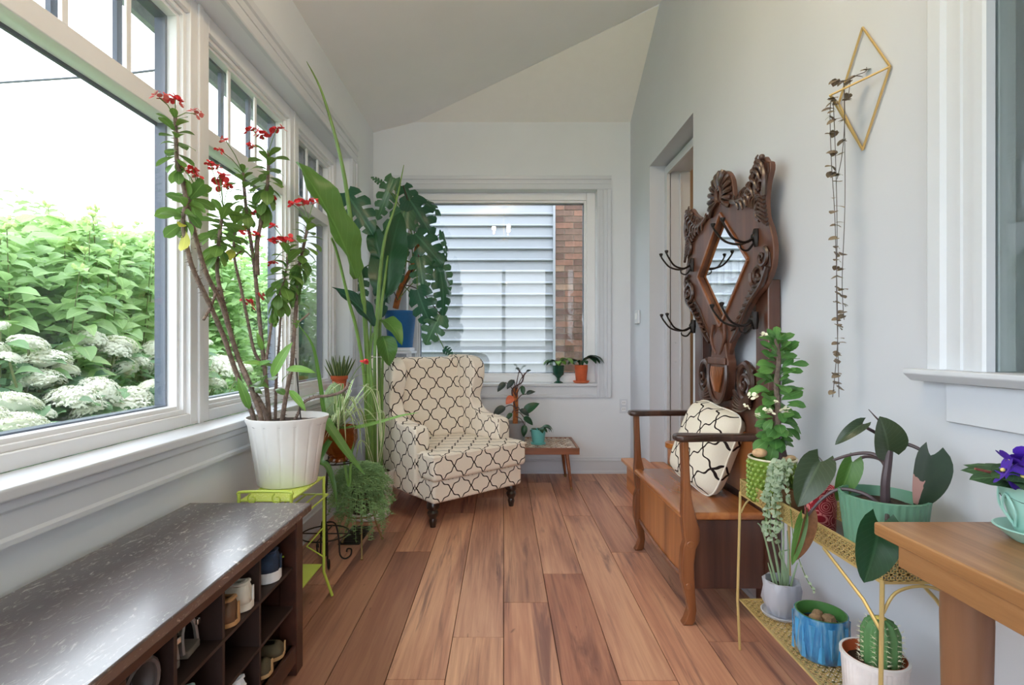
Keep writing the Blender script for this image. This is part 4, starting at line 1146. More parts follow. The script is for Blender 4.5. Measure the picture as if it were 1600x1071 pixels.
# coat hooks
HOOK = M('black_iron_hook', (38, 32, 30), .4, .6)
for d, z in ((-.345, 1.53), (.345, 1.53), (-.335, 1.20), (.335, 1.20)):
    y = YC + d
    m = MB().tube([(1.010, y, z - .035), (1.006, y, z), (1.010, y, z + .035)], [.010, .018, .012], 8)
    m.ball((1.0, y, z + .005), .014)
    for s2 in (-1, 1):
        pts = smooth_path([(1.0, y, z), (.955, y + s2 * .018, z - .022), (.90, y + s2 * .034, z - .008), (.865, y + s2 * .045, z + .035), (.855, y + s2 * .047, z + .055)], 4)
        m.tube(pts, [.0055, .0042], 7)
        m.lathe([(.005, -.004), (.006, 0), (.010, .008), (.010, .013), (.002, .016)], pts[-1], 10)
    m.tube(smooth_path([(1.0, y, z - .02), (.975, y, z - .05), (.95, y, z - .045), (.945, y, z - .03)], 4), [.005, .003], 6)
    m.build('coat_hook', HOOK, ht)

# pillow on the seat
PIL = Mtrellis('trellis_pillow', (232, 224, 208), (40, 30, 28), .135, .04, .072)
pl = MB(); pl.uv = []
S = .40; nn = 18
def pf(u, v, sd):
    a = 2 * u - 1; b = 2 * v - 1
    th = (max(0, 1 - a ** 4) * max(0, 1 - b ** 4)) ** .55
    cr = 1 - .13 * (abs(a) * abs(b)) ** 4; k = (1 - .05 * (1 - abs(a)) * abs(b) ** 2) * cr; k2 = (1 - .05 * (1 - abs(b)) * abs(a) ** 2) * cr
    return Vector((a * S / 2 * k2, sd * .078 * th, b * S / 2 * k))
for sd in (-1, 1):
    vs = [pf(i / nn, j / nn, sd) for i in range(nn + 1) for j in range(nn + 1)]
    fs = [(i * (nn + 1) + j, (i + 1) * (nn + 1) + j, (i + 1) * (nn + 1) + j + 1, i * (nn + 1) + j + 1) for i in range(nn) for j in range(nn)]
    if sd > 0: fs = [tuple(reversed(f)) for f in fs]
    pl.uv += [(p.x + .03, p.z) for p in vs]
    pl.add(vs, fs)
PM = Matrix.Rotation(math.radians(-80), 4, 'Z') @ Matrix.Rotation(math.radians(-19), 4, 'X') @ Matrix.Rotation(math.radians(7), 4, 'Y')
pw = thing('throw_pillow', (.938, 2.385, .439), 'cream throw pillow with dark trellis lines leaning on the carved seat', 'pillow')
pl.rot(PM); lo = min(p.z for p in pl.v)
sh_ = Vector((0, 0, -lo + .001))
pl.v = [p + sh_ for p in pl.v]
pl.build('cushion', PIL, pw, local=True, sharp=None)
edge = [pf(i / nn, 0, 1) for i in range(nn + 1)] + [pf(1, j / nn, 1) for j in range(1, nn + 1)] + [pf(1 - i / nn, 1, 1) for i in range(1, nn + 1)] + [pf(0, 1 - j / nn, 1) for j in range(1, nn)]
MB().tube([PM @ p + sh_ for p in edge], .004, 6, closed=True).build('piping', M('cream_piping', (234, 228, 214), .8), pw, local=True)

# ---------------------------------------------------------------- leaf stock for the house plants
LF_MILII = Mleaf('milii_leaf', (72, 108, 56), (118, 152, 74), .4, .32, .4)
LF_DEEP = Mleaf('deep_green_leaf', (24, 58, 40), (44, 86, 54), .3, .12, .25)
LF_MON = Mleaf('monstera_leaf', (26, 62, 50), (56, 104, 76), .3, .15, .35)
LF_BOP = Mleaf('strelitzia_leaf', (58, 98, 46), (96, 136, 62), .35, .2, .3)
LF_PHIL = Mleaf('philodendron_leaf', (40, 58, 42), (66, 80, 56), .28, .08, .35)
LF_BRIGHT = Mleaf('bright_green_leaf', (72, 118, 52), (122, 164, 76), .4, .2, .35)
LF_DARKPINK = Mleaf('dark_philodendron_leaf', (38, 52, 50), (62, 74, 66), .3, .08, .35)
LF_YEL = Mleaf('yellow_green_leaf', (176, 176, 70), (200, 196, 90), .5, .2, .2)
LF_VIOLET = Mleaf('violet_leaf', (36, 66, 44), (64, 96, 58), .6, .05, .6, .2)
def Mvarieg(name, cm, ce):
    t = NT(name); uv = t.n('ShaderNodeTexCoord'); sp = t.n('ShaderNodeSeparateXYZ', {0: uv.outputs['UV']})
    d = t.math('ABSOLUTE', t.math('SUBTRACT', sp.outputs[0], .5))
    col = t.mix(t.math('GREATER_THAN', d, .27), lin(cm), lin(ce))
    p = t.bsdf(Base_Color=col, Roughness=.45)
    tr = t.n('ShaderNodeBsdfTranslucent', {'Color': col})
    return t.done(t.n('ShaderNodeMixShader', {0: .2, 1: p.outputs[0], 2: tr.outputs[0]}).outputs[0])
SPIDER = Mvarieg('spider_leaf', (112, 150, 74), (222, 228, 190))
SNAKE = Mvarieg('snake_leaf', (54, 84, 50), (142, 156, 92))
def Mpinkhalf(name):
    t = NT(name); uv = t.n('ShaderNodeTexCoord'); sp = t.n('ShaderNodeSeparateXYZ', {0: uv.outputs['UV']})
    n = t.noise(t.coord('Object'), 4, 2)
    f = t.math('MULTIPLY', t.math('GREATER_THAN', t.math('ADD', sp.outputs[0], t.math('MULTIPLY', t.math('SUBTRACT', n, .5), .25)), .54), t.math('LESS_THAN', sp.outputs[1], .9))
    f = t.math('MULTIPLY', f, t.math('GREATER_THAN', t.math('ADD', sp.outputs[1], t.math('MULTIPLY', n, .3)), .62))
    col = t.mix(f, t.mix(n, lin((36, 56, 44)), lin((58, 78, 58))), lin((206, 158, 148)))
    p = t.bsdf(Base_Color=col, Roughness=.28)
    return t.done(p.outputs[0])
PINKH = Mpinkhalf('variegated_pink_leaf')
RED = M('red_bract', (214, 54, 62), .6, var=.15, scale=40)
PINKRED = M('pale_red_bract', (214, 96, 96), .6, var=.15, scale=40)
OBOV = [leaf_mb(prof_obov, .52, b, .15, 7, 1).mesh('leaf', LF_MILII, sharp=None) for b in (.3, .7)]
OBOV_Y = leaf_mb(prof_obov, .46, .6, .15, 6, 1).mesh('leaf', LF_YEL, sharp=None)
LF_MID = Mleaf('mid_green_leaf', (60, 108, 54), (104, 152, 78), .4, .2, .3)
OBOV_B = [leaf_mb(prof_obov, .56, b, .15, 6, 1).mesh('leaf', LF_MID, sharp=None) for b in (.3, .7)]
def flower_mesh(m, seed, n=7):
    rr = random.Random(seed); b = MB()
    for k in range(n):
        c = Vector((rr.uniform(-1, 1), rr.uniform(-1, 1), rr.uniform(-.6, .6))) * .75
        nrm = Vector((c.x * 1.1, c.y * 1.1, .8)).normalized(); a = nrm.orthogonal().normalized(); q = nrm.cross(a)
        w = rr.uniform(0, PI); u = a * math.cos(w) + q * math.sin(w); v = nrm.cross(u)
        for s in (1, -1):
            pts = [c + u * (s * .45 + .42 * math.cos(t)) + v * .42 * math.sin(t) + nrm * (.10 * math.cos(t) * s) for t in [2 * PI * i / 8 for i in range(8)]]
            b.add([c + u * s * .45 - nrm * .06] + pts, [(0, 1 + i, 1 + (i + 1) % 8) for i in range(8)])
        b.ball(c + nrm * .08, .12, nu=5, nv=4)
    return b.mesh('flower', m, sharp=None)
FL_RED = [flower_mesh(RED, k) for k in range(3)]
FL_PINK = [flower_mesh(PINKRED, k, 5) for k in range(2)]
def flower(parent, me, p, r, stem_from=None, stems=None):
    o = bpy.data.objects.new('flower', me); COL.objects.link(o); o.parent = parent
    o.location = Vector(p) - origin(parent); o.scale = (r, r, r); o.rotation_euler = (random.uniform(-.5, .2), random.uniform(-.3, .3), random.uniform(0, 6))
    if stems is not None and stem_from is not None: stems.tube([stem_from, (Vector(stem_from) + Vector(p)) / 2 + Vector((0, 0, .01)), p], .0016, 5)
    return o

def pot(name, label, loc, prof, m, group=None, n=36, mod=None, cat='pot', sx=1, sy=1, soil=None, inner=None):
    """outer profile (r, z) from the base up to the rim; the wall folds back inside to the soil"""
    root = thing(name, loc, label, cat, group)
    r1, z1 = prof[-1]; t = .006
    full = list(prof) + [(r1 - t, z1 + .001), (r1 - t * 1.3, z1 - .02), (r1 - t * 2, min(z1 - .035, (soil or 1) - .005))]
    MB().lathe(full, loc, n, mod, sx, sy, (1, 0)).build('pot', m, root, sharp=50)
    zs = z1 - .028 if soil is None else soil
    b = MB(); rs = r1 - t * 1.3; vs = []
    for i, q in enumerate((0.0, .35, .7, 1.0)):
        for j in range(18): vs.append((loc[0] + rs * q * math.cos(j * PI / 9) * sx, loc[1] + rs * q * math.sin(j * PI / 9) * sy, loc[2] + zs + random.uniform(-.003, .004) + .006 * (1 - q)))
    fs = [(i * 18 + j, i * 18 + (j + 1) % 18, (i + 1) * 18 + (j + 1) % 18, (i + 1) * 18 + j) for i in range(3) for j in range(18)]
    b.add(vs, fs).build('soil', SOIL, root, sharp=None)
    return root

# ---------------------------------------------------------------- lime stand + thorny crown plant
LIMEM = M('lime_enamel', (190, 208, 84), .35, var=.04)
ls = thing('plant_stand', (-.878, 2.056, 0), 'lime green metal plant stand with a rack, behind the end of the shoe bench', 'plant stand')
x0, x1, y0, y1, zt = -.975, -.782, 1.885, 2.226, .53
t = NT('perforated_lime')
vo = t.n('ShaderNodeTexVoronoi', {'Scale': 90.0}); t.t.links.new(t.coord('Object'), vo.inputs['Vector'])
pb = t.bsdf(Base_Color=t.mix(t.math('LESS_THAN', vo.outputs[0], .22), lin((196, 212, 92)), lin((232, 238, 190))), Roughness=.4)
MB().box(x0, x1, y0, y1, zt - .008, zt).build('tray', t.done(pb.outputs[0]), ls, bevel=.003)
for x, sx in ((x0, -1), (x1, 1)):
    for y, sy in ((y0, -1), (y1, 1)):
        MB().tube([(x, y, zt + (.022 if sy < 0 else 0)), (x, y, .115), (x + sx * .030, y + sy * .02, .002)], .0062, 8).build('leg', LIMEM, ls)
MB().tube(smooth_path([(x0, y0, zt + .018), (x0 + .012, y0, zt + .03), (x1 - .012, y0, zt + .03), (x1, y0, zt + .018)], 4), .0055, 8).build('rail', LIMEM, ls)
for cxx in (-.925, -.835):
    m = MB(); pts = [(cxx + .020 * (1 - i / 26) * math.cos(i * .36 + 2), y0, zt + .004 + .020 * (1 - i / 26) * math.sin(i * .36 + 2)) for i in range(18)]
    m.tube(pts, .0028, 6); m.build('scroll', LIMEM, ls)
for x in (x0 + .02, -.91, -.865, -.82, -.772):
    MB().tube([(x, 1.93, .445), (x, 2.25, .445)], .0038, 6).build('rack_wire', LIMEM, ls)
for y in (1.93, 2.25): MB().tube([(x0 + .02, y, .445), (-.772, y, .445)], .0042, 6).build('rack_bar', LIMEM, ls)
for y in (2.226, 1.885): MB().tube([(x1, y, .31), (x1 - .055, y - .05, .245), (x1, y, .18)], .0034, 6).build('brace', LIMEM, ls)
MB().box(x0 + .005, x1 - .004, y0 + .01, y1 - .01, .148, .154).build('lower_shelf', LIMEM, ls, bevel=.002)

POT1 = Vector((-.898, 2.13, .5315))
def ribmod(k, a, sharpn=1): return lambda t, z, i: 1 + a * (abs(math.cos(k * t / 2)) ** sharpn - .5)
cp_ = pot('potted_crown_of_thorns', 'tall red flowering crown of thorns in a white fluted pot on the lime stand', POT1,
          [(.112, 0), (.116, .004), (.136, .14), (.152, .245), (.160, .262), (.162, .275)], WHITEPOT, n=160, mod=lambda t, z, i: 1 - .022 * (1 if abs(((t * 16 / (2 * PI)) % 1) - .5) < .07 and z < .25 else 0), cat='potted plant')
def milii_y(px, off=0.0):
    return min(2.13 + off, FPX * 1.085 / max(40.0, 787.0 - px))
def stem_px(pts, off=0.0, base=None):
    out = []
    k = len(pts)
    for i, (px, py) in enumerate(pts):
        out.append(W(px, py, milii_y(px, off)))
    return smooth_path(out, 5)
STEMS = {
 'a': ([(274, 184), (275, 220), (277, 256), (286, 288), (291, 312), (304, 365), (322, 427), (344, 470), (358, 514), (372, 559), (386, 590), (404, 640), (410, 662)], -.06, .0085),
 'b': ([(308, 296), (290, 323), (286, 351), (292, 385), (302, 422), (327, 475), (350, 528), (368, 580), (392, 640), (398, 662)], -.03, .0085),
 'c': ([(349, 325), (343, 368), (339, 416), (344, 453), (355, 498), (366, 540), (384, 590), (410, 635), (420, 662)], .0, .0085),
 'd': ([(380, 270), (382, 300), (388, 354), (394, 390), (400, 440), (407, 515), (413, 573), (419, 632), (421, 662)], .03, .0085),
 'e': ([(419, 240), (418, 287), (409, 340), (402, 382), (402, 430)], .02, .0085),
 'f': ([(368, 335), (366, 362), (366, 402), (377, 453), (388, 506), (397, 548), (410, 572)], .05, .006),
 'g': ([(482, 348), (475, 382), (466, 425), (463, 475), (459, 526), (456, 570), (447, 618), (440, 662)], .02, .0085),
 'h': ([(450, 390), (449, 410), (442, 445), (428, 486), (421, 530), (416, 562)], -.04, .005),
 'i': ([(444, 456), (439, 492), (435, 548), (432, 585), (430, 660)], .08, .006),
 'j': ([(455, 664), (464, 650), (474, 630), (492, 621), (518, 618), (538, 610), (545, 598)], .03, .006),
 'k': ([(340, 450), (330, 478), (318, 500)], -.02, .005),
 'l': ([(396, 405), (380, 392), (366, 402)], .0, .004),
 'm': ([(464, 505), (475, 497), (483, 490)], -.02, .004),
}
thorns = MB(); pedi = MB(); SP = {}
for key, (pts, off, r) in STEMS.items():
    path = stem_px(pts, off); SP[key] = path
    n = len(path)
    MB().tube(path, [r * (.72 + .5 * i / n) if key not in 'jklm' else r for i in range(n)], 8).build('stem', MILII, cp_)
    for i in range(n - 1):
        p = path[i]; d = (path[i + 1] - p); seg = max(2, int(d.length / .0055)); 
        if key in 'lm': continue
        for q in range(seg):
            c = p + d * (q / seg); a = random.uniform(0, 2 * PI); o1 = d.orthogonal().normalized(); o2 = d.normalized().cross(o1)
            v = (o1 * math.cos(a) + o2 * math.sin(a)); rr = r * .9
            e = c + v * (rr + random.uniform(.007, .014)); s1 = d.normalized() * .002; s2 = v.cross(d.normalized()) * .002
            b = c + v * rr * .7
            k = len(thorns.v); thorns.v += [b + s1, b - s1 * .5 + s2, b - s1 * .5 - s2, e]; thorns.f += [(k, k + 1, k + 3), (k + 1, k + 2, k + 3), (k + 2, k, k + 3)]
tag(thorns.build('thorns', THORN, cp_, sharp=None), kind='stuff')
def rosette(parent, path, meshes, n, L, spread, step=.012, t0=0, droop=.0, yellow=0):
    top = path[0]; ax = (path[0] - path[min(4, len(path) - 1)]).normalized()
    acc = 0.0; i = 0; p = top.copy()
    for k in range(n):
        dist = k * step; acc = 0; p = path[-1]
        for j in range(len(path) - 1):
            s = (path[j + 1] - path[j]).length
            if acc + s >= dist: p = path[j] + (path[j + 1] - path[j]) * ((dist - acc) / max(s, 1e-6)); break
            acc += s
        a = k * 2.4 + t0; o1 = ax.orthogonal().normalized(); o2 = ax.cross(o1)
        el = math.radians(58 - k * spread) + random.uniform(-.15, .15)
        d = (o1 * math.cos(a) + o2 * math.sin(a)) * math.cos(el) + ax * math.sin(el) + Vector((0, 0, -droop))
        l = L * random.uniform(.75, 1.15) * min(1, .55 + k * .09)
        if p.x + d.normalized().x * l < -1.2: d.x = abs(d.x) * .3
        me = random.choice(meshes) if k < n - yellow else OBOV_Y
        put('leaf', me, parent, p, d, ax, l)
for key, n, L in (('a', 24, .072), ('b', 24, .082), ('c', 26, .09), ('d', 24, .085), ('e', 30, .088), ('f', 20, .08), ('g', 36, .082), ('h', 34, .088), ('j', 7, .045), ('m', 6, .04)):
    rosette(cp_, SP[key], OBOV, n, L, 4.6, .0078 if key not in 'jm' else .004, random.random() * 6, .15, 2 if key in 'bf' else 0)
rosette(cp_, [p + Vector((0, 0, .0)) for p in SP['h'][6:]], OBOV, 9, .07, 8, .012, 1.0, .2)
rosette(cp_, [p + Vector((0, 0, .0)) for p in SP['g'][12:]], OBOV, 8, .06, 8, .012, 2.0, .2)
for px, py, key, r, mesh in ((249, 153, 'a', 13, 1), (274, 156, 'a', 14, 0), (305, 178, 'a', 11, 1), (302, 266, 'b', 11, 0), (308, 275, 'b', 10, 0), (284, 262, 'b', 7, 1), (345, 279, 'c', 15, 0), (328, 255, 'c', 8, 0), (340, 262, 'c', 10, 1), (357, 292, 'c', 9, 0),
                             (344, 235, 'd', 7, 0), (353, 220, 'd', 9, 1), (394, 202, 'e', 10, 0), (410, 211, 'e', 12, 0), (433, 202, 'e', 12, 0), (395, 229, 'e', 9, 0), (380, 362, 'l', 9, 0), (400, 367, 'l', 9, 0), (421, 312, 'f', 11, 0), (400, 335, 'f', 9, 0),
                             (458, 320, 'g', 9, 0), (472, 316, 'g', 10, 0), (490, 317, 'g', 9, 0), (428, 354, 'h', 8, 0), (425, 377, 'h', 9, 0), (438, 376, 'h', 12, 0), (451, 374, 'h', 11, 0), (426, 410, 'h', 7, 0), (387, 472, 'd', 12, 0), (405, 463, 'd', 9, 1), (428, 470, 'd', 6, 1), (569, 566, 'j', 7, 0)):
    top = SP[key][0] if key != 'd' or py < 300 else W(px + 14, py + 12, milii_y(px, .03)); y = milii_y(px, STEMS[key][1])
    p = W(px, py, y)
    if key == 'j': p = W(px, py, SP['j'][-1].y); top = SP['j'][-1]
    flower(cp_, random.choice(FL_RED if mesh == 0 else FL_PINK), p, r * y / FPX * .82, top, pedi)
pedi.build('flower_stalks', STEM_GREEN, cp_)
LANCE = leaf_mb(prof_lance, .24, .5, .3, 7, 1).mesh('leaf', LF_BRIGHT, sharp=None)
for a, b in (((425, 590), (452, 535)), ((415, 570), (378, 565)), ((447, 578), (490, 578)), ((452, 610), (478, 640)), ((400, 575), (420, 562)), ((390, 640), (372, 590)), ((410, 548), (402, 520))):
    leaf_between('leaf', LANCE, cp_, W(*a, 2.05), W(*b, 2.0), (.3, -.8, .5), 1.0)
for k in range(10):
    p = W(random.uniform(410, 450), random.uniform(575, 625), 2.1)
    put('leaf', random.choice(OBOV), cp_, p, (random.uniform(-1, 1), random.uniform(-1, .3), random.uniform(-.2, .8)), (0, -.5, 1), random.uniform(.05, .08))
MB().tube([W(468, 640, 2.12), W(470, 655, 2.12), W(471, 668, 2.12)], .003, 6).tube([W(462, 560, 2.14), W(470, 660, 2.12)], .003, 6).build('stake', IRON, cp_)

# ---------------------------------------------------------------- iron tier stand, spider plant, cactus
isd = thing('tiered_plant_stand', (-.87, 2.62, 0), 'dark wrought iron tiered plant stand with round wire holders by the window wall', 'plant stand')
def ringpts(c, r, n=24): return [(c[0] + r * math.cos(2 * PI * k / n), c[1] + r * math.sin(2 * PI * k / n), c[2]) for k in range(n)]
RINGS = [((-.865, 2.475, .19), .112), ((-.845, 2.62, .505), .075), ((-.95, 2.87, .615), .065)]
MB().tube(smooth_path([(-.905, 2.60, .03), (-.905, 2.60, .3), (-.91, 2.66, .5), (-.935, 2.77, .60)], 5), .006, 8).build('post', IRON, isd)
for c, r in RINGS:
    m = MB().tube(ringpts(c, r), .0036, 6, closed=True)
    m.build('ring', IRON, isd)
    MB().tube([(c[0] - r, c[1], c[2]), (c[0] + r, c[1], c[2])], .003, 6).tube([(c[0], c[1] - r, c[2]), (c[0], c[1] + r, c[2])], .003, 6).build('cross_wire', IRON, isd)
MB().tube(smooth_path([(-.905, 2.60, .19), (-.90, 2.59, .19), (-.885, 2.585, .19)], 3), .004, 6).build('arm', IRON, isd)
MB().tube(smooth_path([(-.91, 2.655, .49), (-.89, 2.64, .50), (-.845, 2.62, .505)], 3), .004, 6).build('arm', IRON, isd)
MB().tube(smooth_path([(-.935, 2.77, .60), (-.94, 2.80, .613), (-.95, 2.81, .615)], 3), .004, 6).build('arm', IRON, isd)
for a, b in (((-.905, 2.60), (.9, .25)), ((-.905, 2.60), (-.6, .75)), ((-.905, 2.60), (.45, -.9))):
    dx, dy = b
    pts = [(a[0], a[1], .20), (a[0] + dx * .05, a[1] + dy * .05, .19), (a[0] + dx * .07, a[1] + dy * .07, .10), (a[0] + dx * .075, a[1] + dy * .075, .03), (a[0] + dx * .10, a[1] + dy * .10, .006), (a[0] + dx * .13, a[1] + dy * .13, .02), (a[0] + dx * .135, a[1] + dy * .135, .05), (a[0] + dx * .115, a[1] + dy * .115, .055), (a[0] + dx * .11, a[1] + dy * .11, .04)]
    MB().tube(smooth_path(pts, 4), .0042, 6).build('scroll_foot', IRON, isd)

t = NT('amber_glass')
ab = t.bsdf(Base_Color=lin((150, 78, 22)), Roughness=.1)
ab.inputs['Transmission Weight'].default_value = .55; ab.inputs['IOR'].default_value = 1.4
AMBER = t.done(ab.outputs[0])
P2 = Vector((-.845, 2.62, .5095))
spd = pot('potted_spider_plant', 'variegated spider plant in a ribbed amber glass pot on the iron stand', P2, [(.045, 0), (.05, .006), (.04, .02), (.075, .06), (.092, .11), (.090, .16), (.096, .175)], AMBER, n=48, mod=lambda t, z, i: 1 + .03 * math.cos(16 * t) if 1 < i < 6 else 1, cat='potted plant')
c = P2 + Vector((0, 0, .165))
SB = [((575, 600), (562, 640)), ((548, 610), (534, 640)), ((600, 645), (610, 662)), ((612, 655), (640, 650)), ((520, 605), (500, 640)), ((590, 612), (595, 720)), ((560, 618), (580, 640)), ((570, 640), (590, 660)), ((535, 600), (515, 612)),
      ((555, 590), (575, 585)), ((580, 606), (592, 604)), ((540, 640), (560, 668)), ((510, 650), (498, 690)), ((550, 655), (575, 690)), ((525, 650), (505, 690)), ((560, 660), (565, 712)), ((520, 630), (505, 650))]
for k in range(34):
    if k < len(SB):
        a, b = SB[k]; y1_ = 2.55 + random.uniform(-.12, .25); mid = W(*a, y1_); end = W(*b, y1_ + random.uniform(-.1, .1))
    else:
        t_ = random.uniform(-1.6, 1.9); R = random.uniform(.12, .24)
        mid = c + Vector((math.cos(t_) * R * .55, math.sin(t_) * R * .55, random.uniform(.08, .17))); end = c + Vector((math.cos(t_) * R, math.sin(t_) * R, random.uniform(-.08, .08)))
    mid.x = max(mid.x, -1.03); end.x = max(end.x, -1.03)
    s = c + Vector((random.uniform(-.02, .02), random.uniform(-.02, .02), -.005))
    ribbon('leaf', SPIDER, spd, [s, (s + mid) / 2 + Vector((0, 0, .02)), mid, end], random.uniform(.010, .017))
GRIB = LF_BRIGHT
for pts, w, m in (([(507, 655, 2.45), (530, 690, 2.4), (550, 718, 2.38), (570, 742, 2.37)], .05, LF_BOP), ([(500, 715, 2.42), (512, 730, 2.38), (522, 760, 2.36), (527, 795, 2.36)], .032, LF_BOP), ([(508, 650, 2.5), (500, 600, 2.45), (488, 540, 2.4), (463, 505, 2.36)], .022, LF_BRIGHT),
                  ([(560, 668, 2.6), (600, 658, 2.6), (628, 650, 2.58), (655, 645, 2.56)], .022, LF_BRIGHT), ([(595, 690, 2.62), (592, 650, 2.62), (580, 610, 2.65), (560, 602, 2.6)], .016, SPIDER), ([(545, 760, 2.6), (548, 720, 2.6), (552, 690, 2.6), (550, 670, 2.6)], .014, LF_BRIGHT)):
    p = [W(*q) for q in pts]
    ribbon('leaf', m, spd, [c] + p if pts[0][1] > 640 and pts[0][0] < 565 else p, w, (.3, -.6, .6), .35)

P3 = Vector((-.95, 2.87, .6185))
cac = pot('potted_cactus', 'broad furry green cactus pad behind the spider plant near the window', P3, [(.042, 0), (.045, .004), (.055, .075), (.058, .08)], M('grey_clay', (120, 112, 106), .8), cat='potted plant')
def padf(u, v):
    t_ = 2 * PI * u; z = v; r = math.sin(PI * min(1, .06 + v * .94)) ** .55
    return Vector((P3.x + .07 * r * math.cos(t_) * .95, P3.y + .032 * r * math.sin(t_) + .01, P3.z + .055 + .22 * z))
m = MB().grid(padf, 20, 12)
m.build('pad', M('cactus_green', (116, 138, 96), .8, var=.25, scale=40, bump=.4), cac, sharp=None)
m = MB()
for k in range(420):
    u, v = random.random(), random.random(); p = padf(u, v); n = Vector((math.cos(2 * PI * u), 2 * math.sin(2 * PI * u), (v - .5))).normalized()
    s = n.orthogonal().normalized() * .0008; b = len(m.v); m.v += [p + s, p - s, p + n * random.uniform(.006, .012)]; m.f += [(b, b + 1, b + 2)]
tag(m.build('spines', M('pale_spine', (222, 220, 190), .7), cac, sharp=None), kind='stuff')

# terracotta snake plant on the sill
P4 = Vector((-1.133, 3.53, LZ0 + .001))
sn = pot('potted_snake_plant', 'dwarf snake plant in a small terracotta pot on the long window sill', P4, [(.038, 0), (.040, .003), (.050, .075), (.057, .077), (.058, .10)], TERRACOTTA, cat='potted plant')
for k in range(26):
    a = k * 2.4; r = .012 + .0012 * k; el = .12 + .018 * k
    d = Vector((math.cos(a) * el, math.sin(a) * el, 1)); b = P4 + Vector((math.cos(a) * r, math.sin(a) * r, .075)); L = random.uniform(.09, .17)
    ribbon('leaf', SNAKE, sn, [b, b + d * L * .5, b + d * L], .018, (d.x, d.y - .4, .2), .35, lambda t_: .75 * (1 - max(0, t_ - .55) ** 1.6 * 3.2) + .05)

# fern stand
IRG = M('gilt_wire', (150, 128, 84), .4, .5, var=.2)
fs_ = thing('fern_stand', (-.775, 2.79, 0), 'low gilt wire tripod stand holding the feathery fern over the register', 'plant stand')
FC = Vector((-.775, 2.79, .185))
MB().tube(ringpts(FC, .082), .0045, 6, closed=True).build('ring', IRG, fs_)
MB().tube(ringpts(FC + Vector((0, 0, .1)), .095), .0035, 6, closed=True).build('ring', IRG, fs_)
for fx, fy in ((-.728, 2.625), (-.690, 2.89), (-.89, 2.84)):
    d = Vector((fx, fy, 0)) - Vector((FC.x, FC.y, 0)); d.normalize()
    MB().tube(smooth_path([FC + d * .095 + Vector((0, 0, .1)), FC + d * .082, FC + d * .095 + Vector((0, 0, -.08)), (fx, fy, .02), (fx + d.x * .006, fy + d.y * .006, .004)], 4), .0042, 6).ball((fx + d.x * .006, fy + d.y * .006, .0085), .008, nu=8, nv=6).build('leg', IRG, fs_)
fe = pot('potted_fern', 'feathery green asparagus fern in a dark pot on the gilt wire tripod', Vector((-.775, 2.79, .1905)), [(.05, 0), (.055, .004), (.078, .15), (.08, .16)], M('dark_ceramic', (62, 50, 44), .4, var=.2), cat='potted plant')
m = MB(); m2 = MB()
FROND = M('fern_green', (132, 166, 108), .6, var=.3, scale=12)
for k in range(850):
    a = random.uniform(0, 2 * PI); el = random.uniform(-.25, 1.5); R = random.uniform(.085, .145)
    s = FC + Vector((random.uniform(-.045, .045), random.uniform(-.045, .045), .155))
    d = Vector((math.cos(a) * math.cos(el), math.sin(a) * math.cos(el), math.sin(el)))
    e = s + d * R + Vector((0, 0, -.02 - (.10 if el < .25 else 0) * random.random()))
    e.x = max(e.x, -1.06)
    mid = (s + e) / 2 + Vector((d.x * .02, d.y * .02, .035))
    pts = smooth_path([s, mid, e, e + Vector((d.x * .015, d.y * .015, -.025))], 3)
    m.tube(pts, [.002, .001], 3, cap=False)
    for p in pts[3:]:
        for q in range(3):
            v = rdir(.2).normalized() * random.uniform(.014, .03); w = v.orthogonal().normalized() * .0019
            b = len(m.v); m.v += [p + w, p - w, p + v]; m.f += [(b, b + 1, b + 2)]
for k in range(45):          # the wisps that hang below the ring
    a = random.uniform(-2.6, .9); s = FC + Vector((math.cos(a) * .09, math.sin(a) * .09, random.uniform(.0, .12)))
    e = s + Vector((math.cos(a) * random.uniform(.01, .06), math.sin(a) * random.uniform(.01, .06), -random.uniform(.06, .15)))
    e.z = max(e.z, .03); pts = smooth_path([s, (s + e) / 2 + Vector((math.cos(a) * .02, math.sin(a) * .02, .01)), e], 4)
    m.tube(pts, [.0014, .0008], 3, cap=False)
    for p in pts:
        for q in range(3):
            v = rdir(.0).normalized() * random.uniform(.012, .026); w = v.orthogonal().normalized() * .0019
            b = len(m.v); m.v += [p + w, p - w, p + v]; m.f += [(b, b + 1, b + 2)]
tag(m.build('fronds', FROND, fe, sharp=None), kind='stuff')

# ---------------------------------------------------------------- bird of paradise in the white floor pot
P5 = Vector((-.862, 3.30, .001))
bp_ = pot('potted_bird_of_paradise', 'tall bird of paradise plant in a white horizontally ribbed floor pot beside the armchair', P5,
          [(.118, 0), (.124, .004)] + [(.126 + .034 * k / 6 + (.003 if j else 0), .012 + .048 * k + (.034 if j else 0)) for k in range(6) for j in (0, 1)] + [(.163, .298), (.166, .305)], WHITEPOT, n=48, cat='potted plant')
BST = M('strelitzia_stalk', (104, 138, 66), .4, var=.2, scale=8)
TIE = M('white_twine', (226, 222, 214), .9)
def stalk(pts, r0, r1):
    path = smooth_path([W(*p) for p in pts], 6); MB().tube(path, [r0 + (r1 - r0) * (i / (len(path) - 1)) ** 2.2 for i in range(len(path))], 8).build('stalk', BST, bp_); return path
stalk([(581, 735, 3.28), (577, 620, 3.22), (568, 470, 3.15), (553, 380, 3.0), (535, 260, 2.9), (505, 150, 2.82), (479, 96, 2.78)], .017, .0015)
stalk([(588, 735, 3.32), (586, 600, 3.30), (590, 480, 3.30), (600, 380, 3.32), (618, 320, 3.36), (631, 258, 3.42)], .015, .002)
stalk([(574, 735, 3.27), (570, 600, 3.2), (558, 520, 3.12), (545, 470, 3.05), (528, 400, 2.95), (518, 372, 2.88)], .011, .006)
